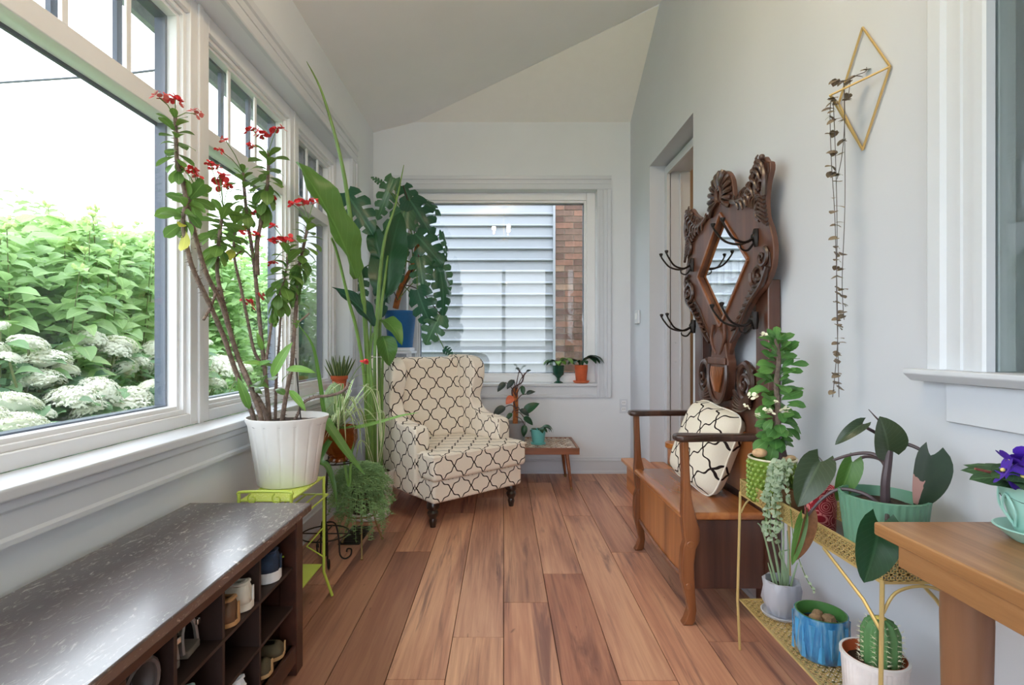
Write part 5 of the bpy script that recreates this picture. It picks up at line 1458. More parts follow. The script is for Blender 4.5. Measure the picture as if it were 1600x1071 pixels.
stalk([(592, 735, 3.33), (592, 600, 3.32), (594, 500, 3.34), (601, 440, 3.4), (606, 400, 3.45)], .013, .006)
stalk([(579, 735, 3.25), (582, 620, 3.2), (578, 560, 3.2), (583, 520, 3.2)], .010, .006)
stalk([(596, 735, 3.33), (597, 620, 3.3), (598, 560, 3.28), (600, 535, 3.26)], .010, .005)
for q in range(3): stalk([(584 + 5 * q, 735, 3.36), (582 + 6 * q, 640, 3.34), (578 + 7 * q, 560, 3.33), (580 + 5 * q, 500, 3.32)], .010, .005)
MB().tube(ringpts(W(584, 558, 3.27), .055, 16), .0022, 5, closed=True).build('tie', TIE, bp_)
MB().tube([W(589, 540, 3.2), W(590, 735, 3.26)], .004, 6).build('stake', TIE, bp_)
def big_leaf(base, tip, w, up, bend=.5, m=LF_BOP, fold=.5, wave=.4, prof=prof_ovate):
    me = leaf_mb(prof, w, bend, fold, 14, 3, wave).mesh('leaf', m, sharp=None)
    a = W(*base); b = W(*tip)
    return leaf_between('leaf', me, bp_, a, b, up)
big_leaf((556, 436, 3.0), (478, 244, 2.74), .27, (.75, -.55, .35), .30, LF_BOP, .6, .5, prof_paddle)
big_leaf((585, 510, 3.2), (527, 440, 3.05), .34, (-.2, -.6, .8), .5, LF_MON)
big_leaf((598, 525, 3.26), (612, 572, 3.2), .62, (.3, -.8, .5), .8, LF_BOP)
big_leaf((600, 470, 3.40), (622, 322, 3.52), .38, (-.1, -1, .2), .3, LF_DEEP, .3, .3)
big_leaf((594, 405, 3.42), (582, 345, 3.45), .48, (-.1, -1, .1), .4, LF_DEEP, .3)
big_leaf((597, 500, 3.3), (632, 528, 3.15), .45, (.1, -.5, .9), .7, LF_BOP)
for pts in ([(585, 735, 3.2), (575, 700, 3.1), (562, 690, 3.0), (556, 720, 2.98)], [(590, 735, 3.2), (598, 690, 3.12), (600, 650, 3.1), (592, 640, 3.08)], [(580, 735, 3.2), (570, 660, 3.12), (560, 640, 3.05), (548, 650, 3.0)]):
    ribbon('leaf', SPIDER, bp_, [W(*p) for p in pts], .016, (.2, -.7, .5))

# ---------------------------------------------------------------- monstera on its white stand
sx_, sy_ = -.835, 4.09
ws = thing('pedestal_stand', (sx_, sy_, 0), 'white pedestal stand holding the blue pot behind the armchair', 'plant stand')
MB().box(sx_ - .12, sx_ + .12, sy_ - .12, sy_ + .12, 1.035, 1.055).build('lower_top', TRIM, ws, bevel=.003)
MB().box(sx_ - .105, sx_ + .105, sy_ - .105, sy_ + .105, 1.056, 1.082).build('top', TRIM, ws, bevel=.003)
for dx in (-1, 1):
    for dy in (-1, 1): MB().box(sx_ + dx * .10 - .014, sx_ + dx * .10 + .014, sy_ + dy * .10 - .014, sy_ + dy * .10 + .014, .001, 1.035).build('leg', TRIM, ws)
MB().box(sx_ - .1, sx_ + .1, sy_ - .1, sy_ + .1, .3, .315).build('shelf', TRIM, ws)
P6 = Vector((sx_ + .01, sy_, 1.0825))
BLUE = M('blue_plastic', (18, 92, 150), .45, var=.05)
mo = pot('potted_monstera', 'large dark monstera climbing an orange moss pole in a blue pot', P6, [(.092, 0), (.096, .004), (.122, .26), (.128, .265), (.13, .29)], BLUE, cat='potted plant')
MOSS = M('coir_pole', (176, 104, 58), .95, var=.3, scale=40, bump=.8)
MB().tube(smooth_path([W(618, 482, 4.08), W(627, 450, 4.05), W(645, 418, 4.02), (W(654, 380, 4.02))], 5), .024, 10).build('moss_pole', MOSS, mo)
LF_MON2 = Mleaf('monstera_leaf_pale', (48, 92, 66), (86, 128, 92), .28, .2, .4)
mm_ = [monstera_mb(k, 4 + k % 2).mesh('leaf', LF_MON2 if k in (1, 4) else LF_MON, sharp=None) for k in range(5)]
ML = [((540, 300), (580, 358), 3.42, (-.3, -.9, .4), 1.05), ((616, 278), (590, 338), 4.0, (.2, -1, .2), .75), ((640, 312), (676, 362), 4.0, (.1, -.9, .4), 1.25), ((650, 308), (690, 325), 4.1, (0, -.8, .6), 1.0),
      ((632, 330), (612, 412), 3.95, (-.2, -1, .1), 1.0), ((648, 365), (692, 408), 3.9, (.1, -1, .3), 1.2), ((655, 402), (662, 452), 3.85, (.1, -1, .2), 1.1), ((652, 452), (668, 512), 3.8, (-.1, -1, .2), 1.15),
      ((688, 425), (702, 490), 3.9, (.6, -.8, .2), .8), ((688, 492), (664, 536), 3.8, (-.1, -1, .3), 1.25), ((598, 425), (604, 492), 3.9, (.5, -.8, .2), .7), ((600, 288), (582, 276), 4.0, (.3, -1, .3), .8),
      ((690, 362), (705, 398), 3.95, (.8, -.5, .2), .5), ((612, 402), (622, 438), 3.95, (0, -1, .1), 1.2), ((566, 420), (560, 470), 3.85, (-.3, -1, .2), .8), ((630, 290), (652, 330), 4.1, (0, -1, .3), 1.0), ((676, 400), (700, 452), 4.0, (.2, -1, .2), 1.0), ((694, 545), (704, 552), 4.1, (0, -1, .3), 1.2)]
pt = MB(); polec = [W(622, 470, 4.07), W(630, 445, 4.05), W(646, 412, 4.02), W(652, 385, 4.02)]
for k, (a, b, y, up, wf) in enumerate(ML):
    A = W(*a, y); B = W(*b, y - .07)
    leaf_between('leaf', mm_[k % 5], mo, A, B, Vector(up) + Vector((random.uniform(-.35, .35), 0, random.uniform(-.2, .35))), wf * .72)
    q = polec[k % 4] + Vector((0, -.02, 0))
    MB().tube(smooth_path([q, (q + A) / 2 + Vector((0, -.02, .06)), A], 5), .0042, 6).build('leaf_stalk', STEM_GREEN if k % 3 else STEM_DARK, mo)

# ---------------------------------------------------------------- back sill
zs = BZ0 + .001
P7 = Vector((.472, 4.415, zs))
gob = pot('potted_orchid', 'broad leaved orchid in a dark green footed goblet on the far window sill', P7, [(.040, 0), (.040, .006), (.014, .02), (.012, .04), (.03, .06), (.048, .075), (.05, .14), (.052, .15)], M('dark_green_glass', (22, 74, 58), .2, var=.1), cat='potted plant')
P8 = Vector((.668, 4.415, zs + .0205))
sau = tag(MB().lathe([(.055, 0), (.062, .004), (.072, .018), (.068, .019), (.06, .008), (.001, .007)], (.668, 4.415, zs), 28).build('pot_saucer', M('pale_terracotta', (214, 116, 74), .7, var=.08), None, (.668, 4.415, zs), sharp=50), 'terracotta saucer under the clay orchid pot on the far window sill', 'saucer')
P8.z = zs + .009
tpo = pot('potted_orchid', 'drooping dark leaved orchid in a terracotta pot on the far window sill', P8, [(.042, 0), (.044, .003), (.055, .11), (.057, .145)], TERRACOTTA, cat='potted plant')
STRAP = leaf_mb(prof_obov, .36, 1.7, .3, 12, 1).mesh('leaf', LF_DEEP, sharp=None)
STRAPB = leaf_mb(prof_obov, .38, 1.7, .3, 12, 1).mesh('leaf', LF_BRIGHT, sharp=None)
for P, h, meshes, spec in ((P7, .15, (STRAPB, STRAP), [(-2.9, .15), (-2.2, .13), (-.3, .16), (-.6, .17), (-1.2, .12), (3.6, .15), (-.9, .18), (-2.6, .13), (-1.7, .12)]), (P8, .145, (STRAP, STRAP), [(-3.0, .15), (-.25, .20), (-.1, .23), (-.9, .18), (-2.7, .14), (-2.2, .13), (-.5, .23), (-.7, .2), (-1.3, .12)])):
    par = gob if P is P7 else tpo
    for k, (a, L) in enumerate(spec):
        if math.sin(a) > .3: a = -a * .5
        put('leaf', meshes[k % 2], par, P + Vector((math.cos(a) * .015, math.sin(a) * .015, h - .012)), (math.cos(a), math.sin(a) * .8, .95), (-math.cos(a) * .7, -math.sin(a) * .7, 1), L * 1.15)

# ---------------------------------------------------------------- pots on the mosaic table
zt_ = .3205
P9 = Vector((.079, 4.10, zt_))
pg = pot('potted_philodendron', 'dark pink leaved philodendron on a moss stake in a grey pot on the mosaic table', P9, [(.082, 0), (.088, .004), (.095, .15), (.097, .165)], M('grey_ceramic', (142, 142, 146), .6, var=.05), cat='potted plant')
MB().tube([W(805, 662, 4.1), W(806, 640, 4.1), W(805, 606, 4.1)], .021, 10).build('moss_stake', MOSS, pg)
MB().tube(smooth_path([W(806, 640, 4.07), W(800, 610, 4.06), W(815, 598, 4.07), W(819, 586, 4.08), W(827, 578, 4.08)], 5), .006, 7).tube(smooth_path([W(817, 592, 4.07), W(815, 584, 4.06), W(807, 576, 4.05)], 4), .004, 6).build('vine', STEM_DARK, pg)
HRT = leaf_mb(prof_ovate, .42, .6, .3, 8, 2).mesh('leaf', LF_DARKPINK, sharp=None); HRTG = leaf_mb(prof_ovate, .42, .6, .3, 8, 2).mesh('leaf', LF_DEEP, sharp=None)
ORL = leaf_mb(prof_ovate, .8, .6, .3, 8, 2).mesh('leaf', M('copper_leaf', (206, 104, 70), .4, var=.25), sharp=None)
for a, b, y, me in (((790, 598), (776, 612), 4.05, HRT), ((803, 594), (791, 608), 4.03, HRT), ((816, 603), (818, 618), 4.03, HRTG), ((822, 616), (836, 611), 4.06, HRT), ((790, 636), (768, 650), 4.02, HRT), ((800, 646), (790, 657), 3.98, HRTG), ((818, 646), (842, 628), 4.06, HRTG),
                    ((812, 640), (828, 650), 3.98, HRT), ((818, 652), (834, 664), 4.0, HRTG), ((820, 664), (818, 684), 3.97, HRTG), ((822, 582), (829, 578), 4.08, HRT), ((812, 578), (806, 575), 4.05, HRT)):
    A = W(*a, y); B = W(*b, y - .03); leaf_between('leaf', me, pg, A, B, (0, -.8, .6), 1.2)
    q = W(806, (a[1] + 640) / 2, 4.08); MB().tube(smooth_path([q, (q + A) / 2 + Vector((0, 0, .02)), A], 4), .0035, 6).build('leaf_stalk', STEM_DARK, pg)
leaf_between('leaf', ORL, pg, W(802, 620, 4.05), W(790, 632, 4.02), (-.2, -1, .2), .9)
P10 = Vector((.274, 4.06, zt_))
TEAL = M('teal_ceramic', (108, 186, 184), .4, var=.06)
pt_ = pot('potted_succulent', 'small strap leaved plant in a turquoise pot on the mosaic table', P10, [(.058, 0), (.060, .010), (.046, .012), (.050, .03), (.060, .10), (.061, .115)], TEAL, n=24, cat='potted plant')
for a, L in ((-.3, .14), (.2, .12), (-1.4, .12), (-.9, .10), (2.6, .07), (-.1, .16), (3.4, .08)):
    put('leaf', STRAP, pt_, P10 + Vector((math.cos(a) * .01, math.sin(a) * .01, .10)), (math.cos(a), math.sin(a) * .7, .5), (0, -.3, 1), L)

# ---------------------------------------------------------------- brass wall diamond with string of hearts
T_ = Vector((1.083, 1.545, 2.06)); B_ = Vector((1.083, 1.545, 1.69)); R_ = Vector((1.083, 1.435, 1.882)); L_ = Vector((1.083, 1.655, 1.882)); F_ = Vector((.985, 1.545, 1.855))
wd = thing('wall_planter', (1.083, 1.545, 1.69), 'brass wire diamond planter hung on the white wall', 'planter')
GOLD = M('satin_gold', (206, 176, 116), .35, .5, var=.04)
for a, b in ((T_, R_), (T_, L_), (R_, B_), (L_, B_), (R_, F_), (L_, F_), (F_, B_)):
    MB().tube([a, b], .0034, 6).build('rod', GOLD, wd)
hp = thing('string_of_hearts', F_, 'string of hearts vine trailing from the brass wall diamond down the wall', 'hanging plant')
VINE = M('vine_thread', (92, 84, 84), .7); HL = Mleaf('heart_leaf', (96, 84, 74), (138, 122, 98), .5, .1, .3)
hm_ = leaf_mb(prof_heart, 1.0, .3, .1, 5, 1).mesh('leaf', HL, sharp=None)
def strand(pts, y, n0, skip=0):
    path = smooth_path([W(px, py, y) for px, py in pts], 8)
    MB().tube(path, .0011, 5).build('strand', VINE, hp)
    L = len(path)
    for k in range(n0):
        p = path[int(skip + (L - 1 - skip) * (k + random.uniform(.1, .6)) / n0)]
        for e in ((0, PI) if random.random() < .75 else (0,)):
            a = random.uniform(0, 2 * PI) + e
            put('leaf', hm_, hp, p, (math.cos(a), math.sin(a), random.uniform(-.6, .1)), (math.cos(a) * .4, -.5, .8), random.uniform(.015, .026))
strand([(1300, 152), (1297, 175), (1299, 250), (1304, 330), (1307, 420), (1309, 520), (1306, 570), (1301, 621)], 1.545, 24)
strand([(1301, 152), (1303, 180), (1306, 260), (1308, 360), (1307, 450), (1309, 540), (1311, 621)], 1.535, 21)
strand([(1318, 127), (1320, 180), (1316, 240), (1308, 280)], 1.54, 6)
strand([(1319, 130), (1320, 230), (1320, 330), (1316, 430), (1317, 475), (1319, 500)], 1.55, 7, 20)
strand([(1305, 124), (1318, 127), (1340, 117), (1352, 112), (1354, 105)], 1.53, 3)
strand([(1329, 123), (1327, 140), (1325, 152)], 1.54, 2)

# ---------------------------------------------------------------- brass two tier stand
bx0, bx1, by0, by1 = .848, 1.02, 1.147, 1.835
bs = thing('brass_plant_stand', (.934, 1.49, 0), 'long two tier brass plant stand with perforated trays along the white wall', 'plant stand')
def lattice(m, o, u, v, nu, nv, w=.0024, th=.0016):
    """a pierced brass sheet: crossed bars in every cell"""
    o = Vector(o); u = Vector(u); v = Vector(v); nrm = u.cross(v).normalized()
    for i in range(nu):
        for j in range(nv):
            a = o + u * (i / nu) + v * (j / nv); du = u / nu; dv = v / nv
            for p, q in ((a, a + du + dv), (a + du, a + dv)): m.bar(p, q, w, th, nrm)
    for i in range(nu + 1): m.bar(o + u * (i / nu), o + u * (i / nu) + v, w, th, nrm)
    for j in range(nv + 1): m.bar(o + v * (j / nv), o + v * (j / nv) + u, w, th, nrm)
zb, zh = .565, .622
for nm, o, u, n in (('front_band', (bx0, by0, zb), (0, by1 - by0, 0), 38), ('back_band', (bx1, by0, zb), (0, by1 - by0, 0), 38), ('end_band', (bx0, by0, zb), (bx1 - bx0, 0, 0), 9), ('end_band', (bx0, by1, zb), (bx1 - bx0, 0, 0), 9)):
    m = MB(); lattice(m, Vector(o) + Vector((0, 0, .006)), u, (0, 0, zh - zb - .012), n, 3, .0032)
    o = Vector(o); u = Vector(u)
    for z in (.003, zh - zb - .003): m.bar(o + Vector((0, 0, z)), o + u + Vector((0, 0, z)), .003, .006)
    m.build(nm, BRASS, bs, sharp=20)
MB().box(bx0, bx1, by0, by1, zb - .0, zb + .003).build('upper_tray', M('tray_grey', (120, 122, 130), .3, .4, var=.1), bs)
m = MB(); lattice(m, (bx0, by0, .188), (bx1 - bx0, 0, 0), (0, by1 - by0, 0), 8, 32, .0034, .002)
m.bar((bx0, by0, .188), (bx0, by1, .188), .006, .006).bar((bx1, by0, .188), (bx1, by1, .188), .006, .006).bar((bx0, by0, .188), (bx1, by0, .188), .006, .006).bar((bx0, by1, .188), (bx1, by1, .188), .006, .006)
m.build('lower_tray', BRASS, bs, sharp=20)
for x, sx in ((bx0, -1), (bx1, 1)):
    for y, sy in ((by0, -1), (by1, 1)):
        MB().tube([(x, y, zb + .01), (x + sx * .008, y + sy * .004, .188), (x - sx * .004, y + sy * .012, .002)], .0048, 8).build('leg', BRASS, bs)
    MB().tube([(x, by0 + .21, zb - .002), (x, by0 + .06, .50), (x, by0 - .001, .455)], .0042, 6).build('brace', BRASS, bs)
for y in (by0, by1):
    MB().tube(smooth_path([(bx0 + .002, y, .50), (bx0 + .03, y, .545), (.934, y, .56), (bx1 - .03, y, .545), (bx1 - .002, y, .50)], 5), .0036, 6).build('brace', BRASS, bs)

zU = zb + .0035
# hobnail pot with white crown of thorns
P11 = Vector((.916, 1.745, zU))
hob = pot('potted_crown_of_thorns', 'white flowering crown of thorns in a green hobnail pot on the brass stand', P11, [(.070, 0), (.073, .004), (.075, .14), (.075, .148)], M('olive_glaze', (108, 138, 52), .25, var=.1, coat=.5), n=40, cat='potted plant')
m = MB()
for r in range(8):
    for k in range(24):
        a = 2 * PI * (k + .5 * (r % 2)) / 24
        m.ball((P11.x + .0755 * math.cos(a), P11.y + .0755 * math.sin(a), P11.z + .014 + .0165 * r), .0072, nu=6, nv=5)
tag(m.build('hobnails', M('olive_knob', (132, 160, 70), .2, var=.08, coat=.5), hob), kind='stuff')
MB().lathe([(.0755, .1455), (.077, .149), (.0755, .152), (.070, .151)], P11, 40, caps=(0, 0)).build('rim', M('cream_glaze', (222, 218, 190), .3), hob)
spth = smooth_path([W(1212, 530, 1.74), W(1217, 560, 1.745), W(1213, 600, 1.75), W(1216, 650, 1.745), W(1212, 690, 1.745), W(1212, 716, 1.745)], 6)
MB().tube(spth, [.006 + .006 * i / len(spth) for i in range(len(spth))], 9).build('stem', MILII, hob)
MB().lathe([(.012, .105), (.026, .12), (.032, .15), (.026, .18), (.012, .215)], (spth[-1].x, spth[-1].y, P11.z), 12, lambda t, z, i: 1 + .18 * math.cos(5 * t + i)).build('trunk', M('grey_bark', (74, 58, 58), .8, var=.4, scale=30, bump=.6), hob)
for k in range(120):
    t_ = k / 120; p = spth[int(t_ * (len(spth) - 6))]; a = k * 2.4
    a += random.uniform(-.7, .7); el = .9 - 1.5 * t_ + random.uniform(-.55, .55)
    p = p + Vector((math.cos(a), math.sin(a), 0)) * random.uniform(.0, .035) * min(1, t_ * 3 + .3) + Vector((0, 0, random.uniform(-.012, .012)))
    put('leaf', random.choice(OBOV_B), hob, p, (math.cos(a) * math.cos(el), math.sin(a) * math.cos(el), math.sin(el)), (random.uniform(-.5, .5), -.7, .8), random.uniform(.042, .072) * (.7 + .4 * min(1, t_ * 2)))
WFL = [flower_mesh(M('white_bract_%s' % 'ab'[k], (240, 238, 214), .6, var=.08), k + 9, 5) for k in range(2)]
for px, py, r in ((1178, 619, 11), (1203, 644, 10), (1228, 641, 10), (1167, 636, 6), (1184, 649, 6), (1192, 522, 7), (1212, 628, 5)): flower(hob, random.choice(WFL), W(px, py, 1.69), r * 1.69 / FPX * .8)
m = MB()
PEB = M('patterned_pebble', (206, 170, 130), .6, var=.3, scale=60)
for px, py, r in ((1187, 708, .022), (1236, 716, .014), (1225, 718, .012)): MB().ball(W(px, py, 1.72), r, (1.2, .7, .7)).build('pebble', PEB, hob, sharp=None)

# little silver trailing plant
P12 = Vector((.897, 1.585, zU))
tr = pot('potted_trailing_plant', 'small silvery trailing plant hanging over the edge of the brass tray', P12, [(.030, 0), (.033, .004), (.044, .085), (.046, .09)], M('clear_brown_pot', (122, 92, 64), .3), cat='potted plant')
SILV_L = Mleaf('silver_leaf', (136, 160, 130), (190, 206, 180), .5, .25, .1)
sl = leaf_mb(prof_heart, .9, .3, .1, 4, 1).mesh('leaf', SILV_L, sharp=None)
for k in range(15):
    a = random.uniform(2.3, 4.6); q = P12 + Vector((0, 0, .085)); o_ = q + Vector((math.cos(a) * .055, math.sin(a) * .05, random.uniform(.02, .10)))
    e = o_ + Vector((math.cos(a) * random.uniform(.005, .03), math.sin(a) * .02, -random.uniform(.05, .20)))
    path = smooth_path([q, o_, (o_ + e) / 2 + Vector((-.008, 0, .01)), e], 5)
    MB().tube(path, .0011, 5).build('strand', STEM_GREEN, tr)
    for p in path[3:]:
        for s_ in range(2): put('leaf', sl, tr, p, (random.uniform(-1, .4), random.uniform(-1, .6), random.uniform(-.6, .4)), (-.4, -.6, .6), random.uniform(.010, .017))
path = smooth_path([W(1240, 850, 1.42), W(1258, 900, 1.40), W(1272, 924, 1.39)], 6); MB().tube([P12 + Vector((-.03, -.03, .08))] + path, .0011, 5).build('strand', STEM_GREEN, tr)
for p in path[::2]: put('leaf', sl, tr, p, (random.uniform(-1, 1), -.5, -.3), (0, -1, .4), .009)

# red pot with a wire hoop
def Mrings(name, c1, c2):
    t = NT(name); v = t.coord('Object', (1, 1, 1))
    vo = t.n('ShaderNodeTexVoronoi', {'Scale': 34.0}); t.t.links.new(v, vo.inputs['Vector'])
    w = t.math('SINE', t.math('MULTIPLY', vo.outputs[0], 34.0))
    p = t.bsdf(Base_Color=t.mix(t.math('GREATER_THAN', w, .45), lin(c1), lin(c2)), Roughness=.35)
    return t.done(p.outputs[0])
P13 = Vector((.908, 1.468, zU))
rd = pot('potted_hoya', 'little vine on a wire hoop in a red swirl patterned pot on the brass stand', P13, [(.036, 0), (.038, .004), (.041, .12), (.042, .128)], Mrings('red_swirl_glaze', (142, 26, 42), (214, 130, 130)), cat='potted plant')
MB().tube(smooth_path([W(1262, 758, 1.47), W(1254, 735, 1.47), W(1260, 716, 1.47), W(1278, 714, 1.47), W(1289, 732, 1.47), W(1286, 758, 1.47)], 5), .0018, 6).build('hoop', M('steel_wire', (150, 150, 150), .3, .8), rd)
sl2 = leaf_mb(prof_ovate, .5, .3, .1, 5, 1).mesh('leaf', LF_MILII, sharp=None)
MB().tube(smooth_path([W(1275, 762, 1.46), W(1268, 748, 1.44), W(1256, 762, 1.42), W(1262, 800, 1.40), W(1290, 838, 1.39)], 5), .0016, 5).build('vine', STEM_DARK, rd)
for px, py in ((1270, 750), (1258, 755), (1256, 775), (1262, 800), (1272, 825), (1290, 836), (1280, 748), (1266, 740)): put('leaf', sl2, rd, W(px, py, 1.42), (random.uniform(-1, 1), -.6, random.uniform(-.4, .6)), (0, -1, .5), .022)

# teal ribbed pot with the big philodendron
P14 = Vector((.930, 1.255, zU))
GREENT = M('jade_glaze', (104, 152, 128), .35, var=.05)
tp = pot('potted_philodendron', 'pink and dark green philodendron in a ribbed jade pot on the brass stand', P14, [(.070, 0), (.073, .004), (.084, .09), (.091, .155), (.093, .166)], GREENT, n=128, mod=lambda t, z, i: 1 + (.016 * math.cos(36 * t) if i < 5 else 0), cat='potted plant')
ST = M('purple_brown_stalk', (78, 64, 68), .4, var=.2)
MB().tube(smooth_path([W(1384, 800, 1.255), W(1383, 760, 1.25), W(1387, 725, 1.25), W(1390, 700, 1.25)], 5), [.011, .008], 9).build('stem', ST, tp)
def pet(pts): MB().tube(smooth_path([W(*p) for p in pts], 6), [.0052, .0034], 7).build('leaf_stalk', ST, tp)
HB = lambda m, w, bend, fold: leaf_mb(prof_heart, w, bend, fold, 12, 3).mesh('leaf', m, sharp=None)
pet([(1389, 700, 1.25), (1412, 694, 1.24), (1436, 702, 1.22), (1454, 717, 1.20)])
leaf_between('leaf', HB(PINKH, .74, .25, .25), tp, W(1454, 712, 1.20), W(1438, 800, 1.18), (.15, -1, .25), 1.0)
pet([(1387, 722, 1.25), (1360, 709, 1.28), (1325, 712, 1.33), (1288, 725, 1.38)])
leaf_between('leaf', HB(LF_PHIL, .62, .3, .5), tp, W(1282, 722, 1.38), W(1246, 792, 1.36), (-.5, -.8, .3), 1.0)
pet([(1387, 735, 1.26), (1375, 718, 1.29), (1352, 714, 1.32), (1336, 722, 1.34)])
leaf_between('leaf', HB(LF_BOP, .5, .3, .6), tp, W(1332, 722, 1.34), W(1308, 786, 1.35), (-.4, -.9, .2), .9)
leaf_between('leaf', HB(PINKH, .4, .3, .4), tp, W(1340, 726, 1.36), W(1330, 775, 1.37), (.4, -.9, .2), .8)
leaf_between('leaf', HB(LF_PHIL, .95, .2, .3), tp, W(1388, 704, 1.24), W(1378, 652, 1.22), (-.1, -1, .35), 1.0)
pet([(1388, 700, 1.25), (1376, 682, 1.25), (1358, 671, 1.25), (1346, 664, 1.25)])
leaf_between('leaf', HB(LF_PHIL, .42, .5, .4), tp, W(1348, 663, 1.25), W(1305, 692, 1.24), (-.1, -.7, .7), .9)
MB().tube([W(1380, 664, 1.25), W(1368, 652, 1.25), W(1357, 640, 1.25)], [.003, .0008], 6).build('leaf_spike', ST, tp)
pet([(1375, 790, 1.25), (1350, 772, 1.27), (1312, 765, 1.31), (1285, 780, 1.33), (1262, 806, 1.35)])
leaf_between('leaf', HB(M('brown_leaf_back', (132, 88, 58), .5, var=.2), .42, .3, .4), tp, W(1262, 806, 1.35), W(1244, 884, 1.33), (.3, -1, .1), .9)
leaf_between('leaf', HB(LF_BOP, .26, .3, .3), tp, W(1254, 812, 1.345), W(1238, 886, 1.325), (-.5, -1, .1), .9)
pet([(1386, 795, 1.23), (1386, 815, 1.15), (1384, 845, 1.125), (1372, 822, 1.10)])
leaf_between('leaf', HB(LF_DEEP, .66, .25, .3), tp, W(1374, 818, 1.10), W(1354, 915, 1.09), (-.2, -1, .2), 1.0)

# lower tier
zL = .1915
P15 = Vector((.936, 1.725, zL))
tag(MB().lathe([(.052, 0), (.060, .004), (.064, .012), (.060, .013), (.055, .006), (.001, .005)], P15, 32).build('pot_saucer', M('pale_grey_saucer', (190, 192, 200), .5), None, P15, sharp=50), 'pale grey saucer under the faceted pot on the lower brass tray', 'saucer')
def facet(t, z, i):
    k = 7; a = (t + (PI / k if i % 2 else 0)) % (2 * PI / k) - PI / k
    return math.cos(PI / k) / math.cos(a) * 1.03
P15b = P15 + Vector((0, 0, .0065))
gp = pot('potted_aloe', 'grey faceted pot with thin upright pale green leaves on the lower brass tray', P15b, [(.040, 0), (.044, .002), (.061, .045), (.060, .085), (.058, .112)], M('pale_grey_pot', (176, 178, 188), .55, var=.03), n=56, mod=facet, cat='potted plant')
PALEG = M('pale_green_leaf', (142, 166, 128), .5, var=.15)
for pts in ([(1218, 930), (1205, 880), (1192, 830), (1184, 818)], [(1222, 930), (1212, 870), (1200, 820), (1188, 788)], [(1226, 928), (1224, 870), (1224, 820), (1222, 790)], [(1230, 930), (1232, 870), (1230, 830)], [(1214, 930), (1206, 900), (1200, 880)], [(1232, 930), (1240, 900), (1246, 880)], [(1226, 930), (1228, 890), (1218, 868), (1222, 862), (1234, 860)], [(1220, 930), (1222, 880), (1216, 850)]):
    MB().tube(smooth_path([W(px, py, 1.725) for px, py in pts], 5), [.0048, .0016], 7).build('leaf', PALEG, gp)
P16 = Vector((.929, 1.50, zL))
def zig(t, z, i):
    return 1 + .028 * (abs(((t * 9 / PI) % 2) - 1) * 2 - 1) * (1 if i % 2 else -1) if 1 < i < 6 else 1
t = NT('blue_drip_glaze'); v_ = t.coord('Object', (40, 40, 9)); n_ = t.noise(v_, 1.0, 3)
sp_ = t.n('ShaderNodeSeparateXYZ', {0: t.coord('Object')})
col = t.ramp(n_, [(.3, lin((28, 92, 150))), (.5, lin((52, 132, 184))), (.7, lin((140, 186, 204)))])
bb = t.bsdf(Base_Color=col, Roughness=.2); bb.inputs['Coat Weight'].default_value = .6
BLUEG = t.done(bb.outputs[0])
bpot = pot('potted_cactus', 'blue glazed zigzag pot with small brown cacti on the lower brass tray', P16, [(.054, 0), (.060, .004), (.068, .03), (.071, .06), (.070, .09), (.068, .115), (.069, .128)], BLUEG, n=72, mod=zig, cat='potted plant', soil=.092)
MB().lathe([(.0655, .1285), (.067, .1295), (.063, .1295), (.060, .11), (.056, .096)], P16, 36, caps=(0, 0)).build('inner_glaze', M('green_inner_glaze', (74, 122, 62), .3), bpot)
m = MB()
for k in range(18):           # raised spear shapes around the wall
    a = 2 * PI * k / 18; c = Vector((math.cos(a), math.sin(a), 0)); s = Vector((-math.sin(a), math.cos(a), 0)) * .0095
    b = P16 + c * .0695; up = k % 2 == 0
    z0_, z1_ = (.014, .112) if up else (.112, .02)
    k0 = len(m.v); m.v += [b + s + Vector((0, 0, z0_)), b - s + Vector((0, 0, z0_)), b + c * .003 + Vector((0, 0, z1_)), b + c * .006 + Vector((0, 0, z0_))]
    m.f += [(k0, k0 + 3, k0 + 2), (k0 + 3, k0 + 1, k0 + 2), (k0, k0 + 1, k0 + 3)]
m.build('relief', M('blue_relief_glaze', (66, 148, 198), .2, var=.2, coat=.5), bpot)
TANC = M('tan_cactus', (150, 122, 92), .9, var=.3, scale=50, bump=.6)
for dx, dy, r in ((-.022, -.01, .017), (.016, -.012, .018), (.0, .014, .015)): MB().lathe([(.006, .09), (r, .098), (r * 1.1, .11), (r * .8, .122), (.002, .127)], P16 + Vector((dx, dy, 0)), 14, lambda t, z, i: 1 + .08 * math.cos(7 * t)).build('cactus', TANC, bpot)
P17 = Vector((.930, 1.285, zL))
wp = pot('potted_cactus', 'spiny green column cactus in a white fluted pot on the lower brass tray', P17, [(.062, 0), (.064, .004), (.070, .11), (.0705, .122), (.074, .124), (.074, .134)], M('white_glaze', (232, 230, 230), .35), n=120, mod=lambda t, z, i: 1 + (.012 * math.cos(40 * t) if i < 4 else 0), cat='potted plant')
MB().lathe([(.0665, .1345), (.068, .133), (.065, .12), (.060, .108)], P17, 32, caps=(0, 0)).build('inner_pot', TERRACOTTA, wp)
CC = P17 + Vector((.012, -.005, .1))
colp = [(.030, 0), (.037, .02), (.038, .06), (.037, .095), (.029, .118), (.012, .127), (.002, .124)]
CACT = M('cactus_rib_green', (92, 138, 84), .6, var=.15)
MB().lathe(colp, CC, 60, lambda t, z, i: 1 + .13 * math.cos(10 * t)).build('cactus_column', CACT, wp, sharp=None)
m = MB()
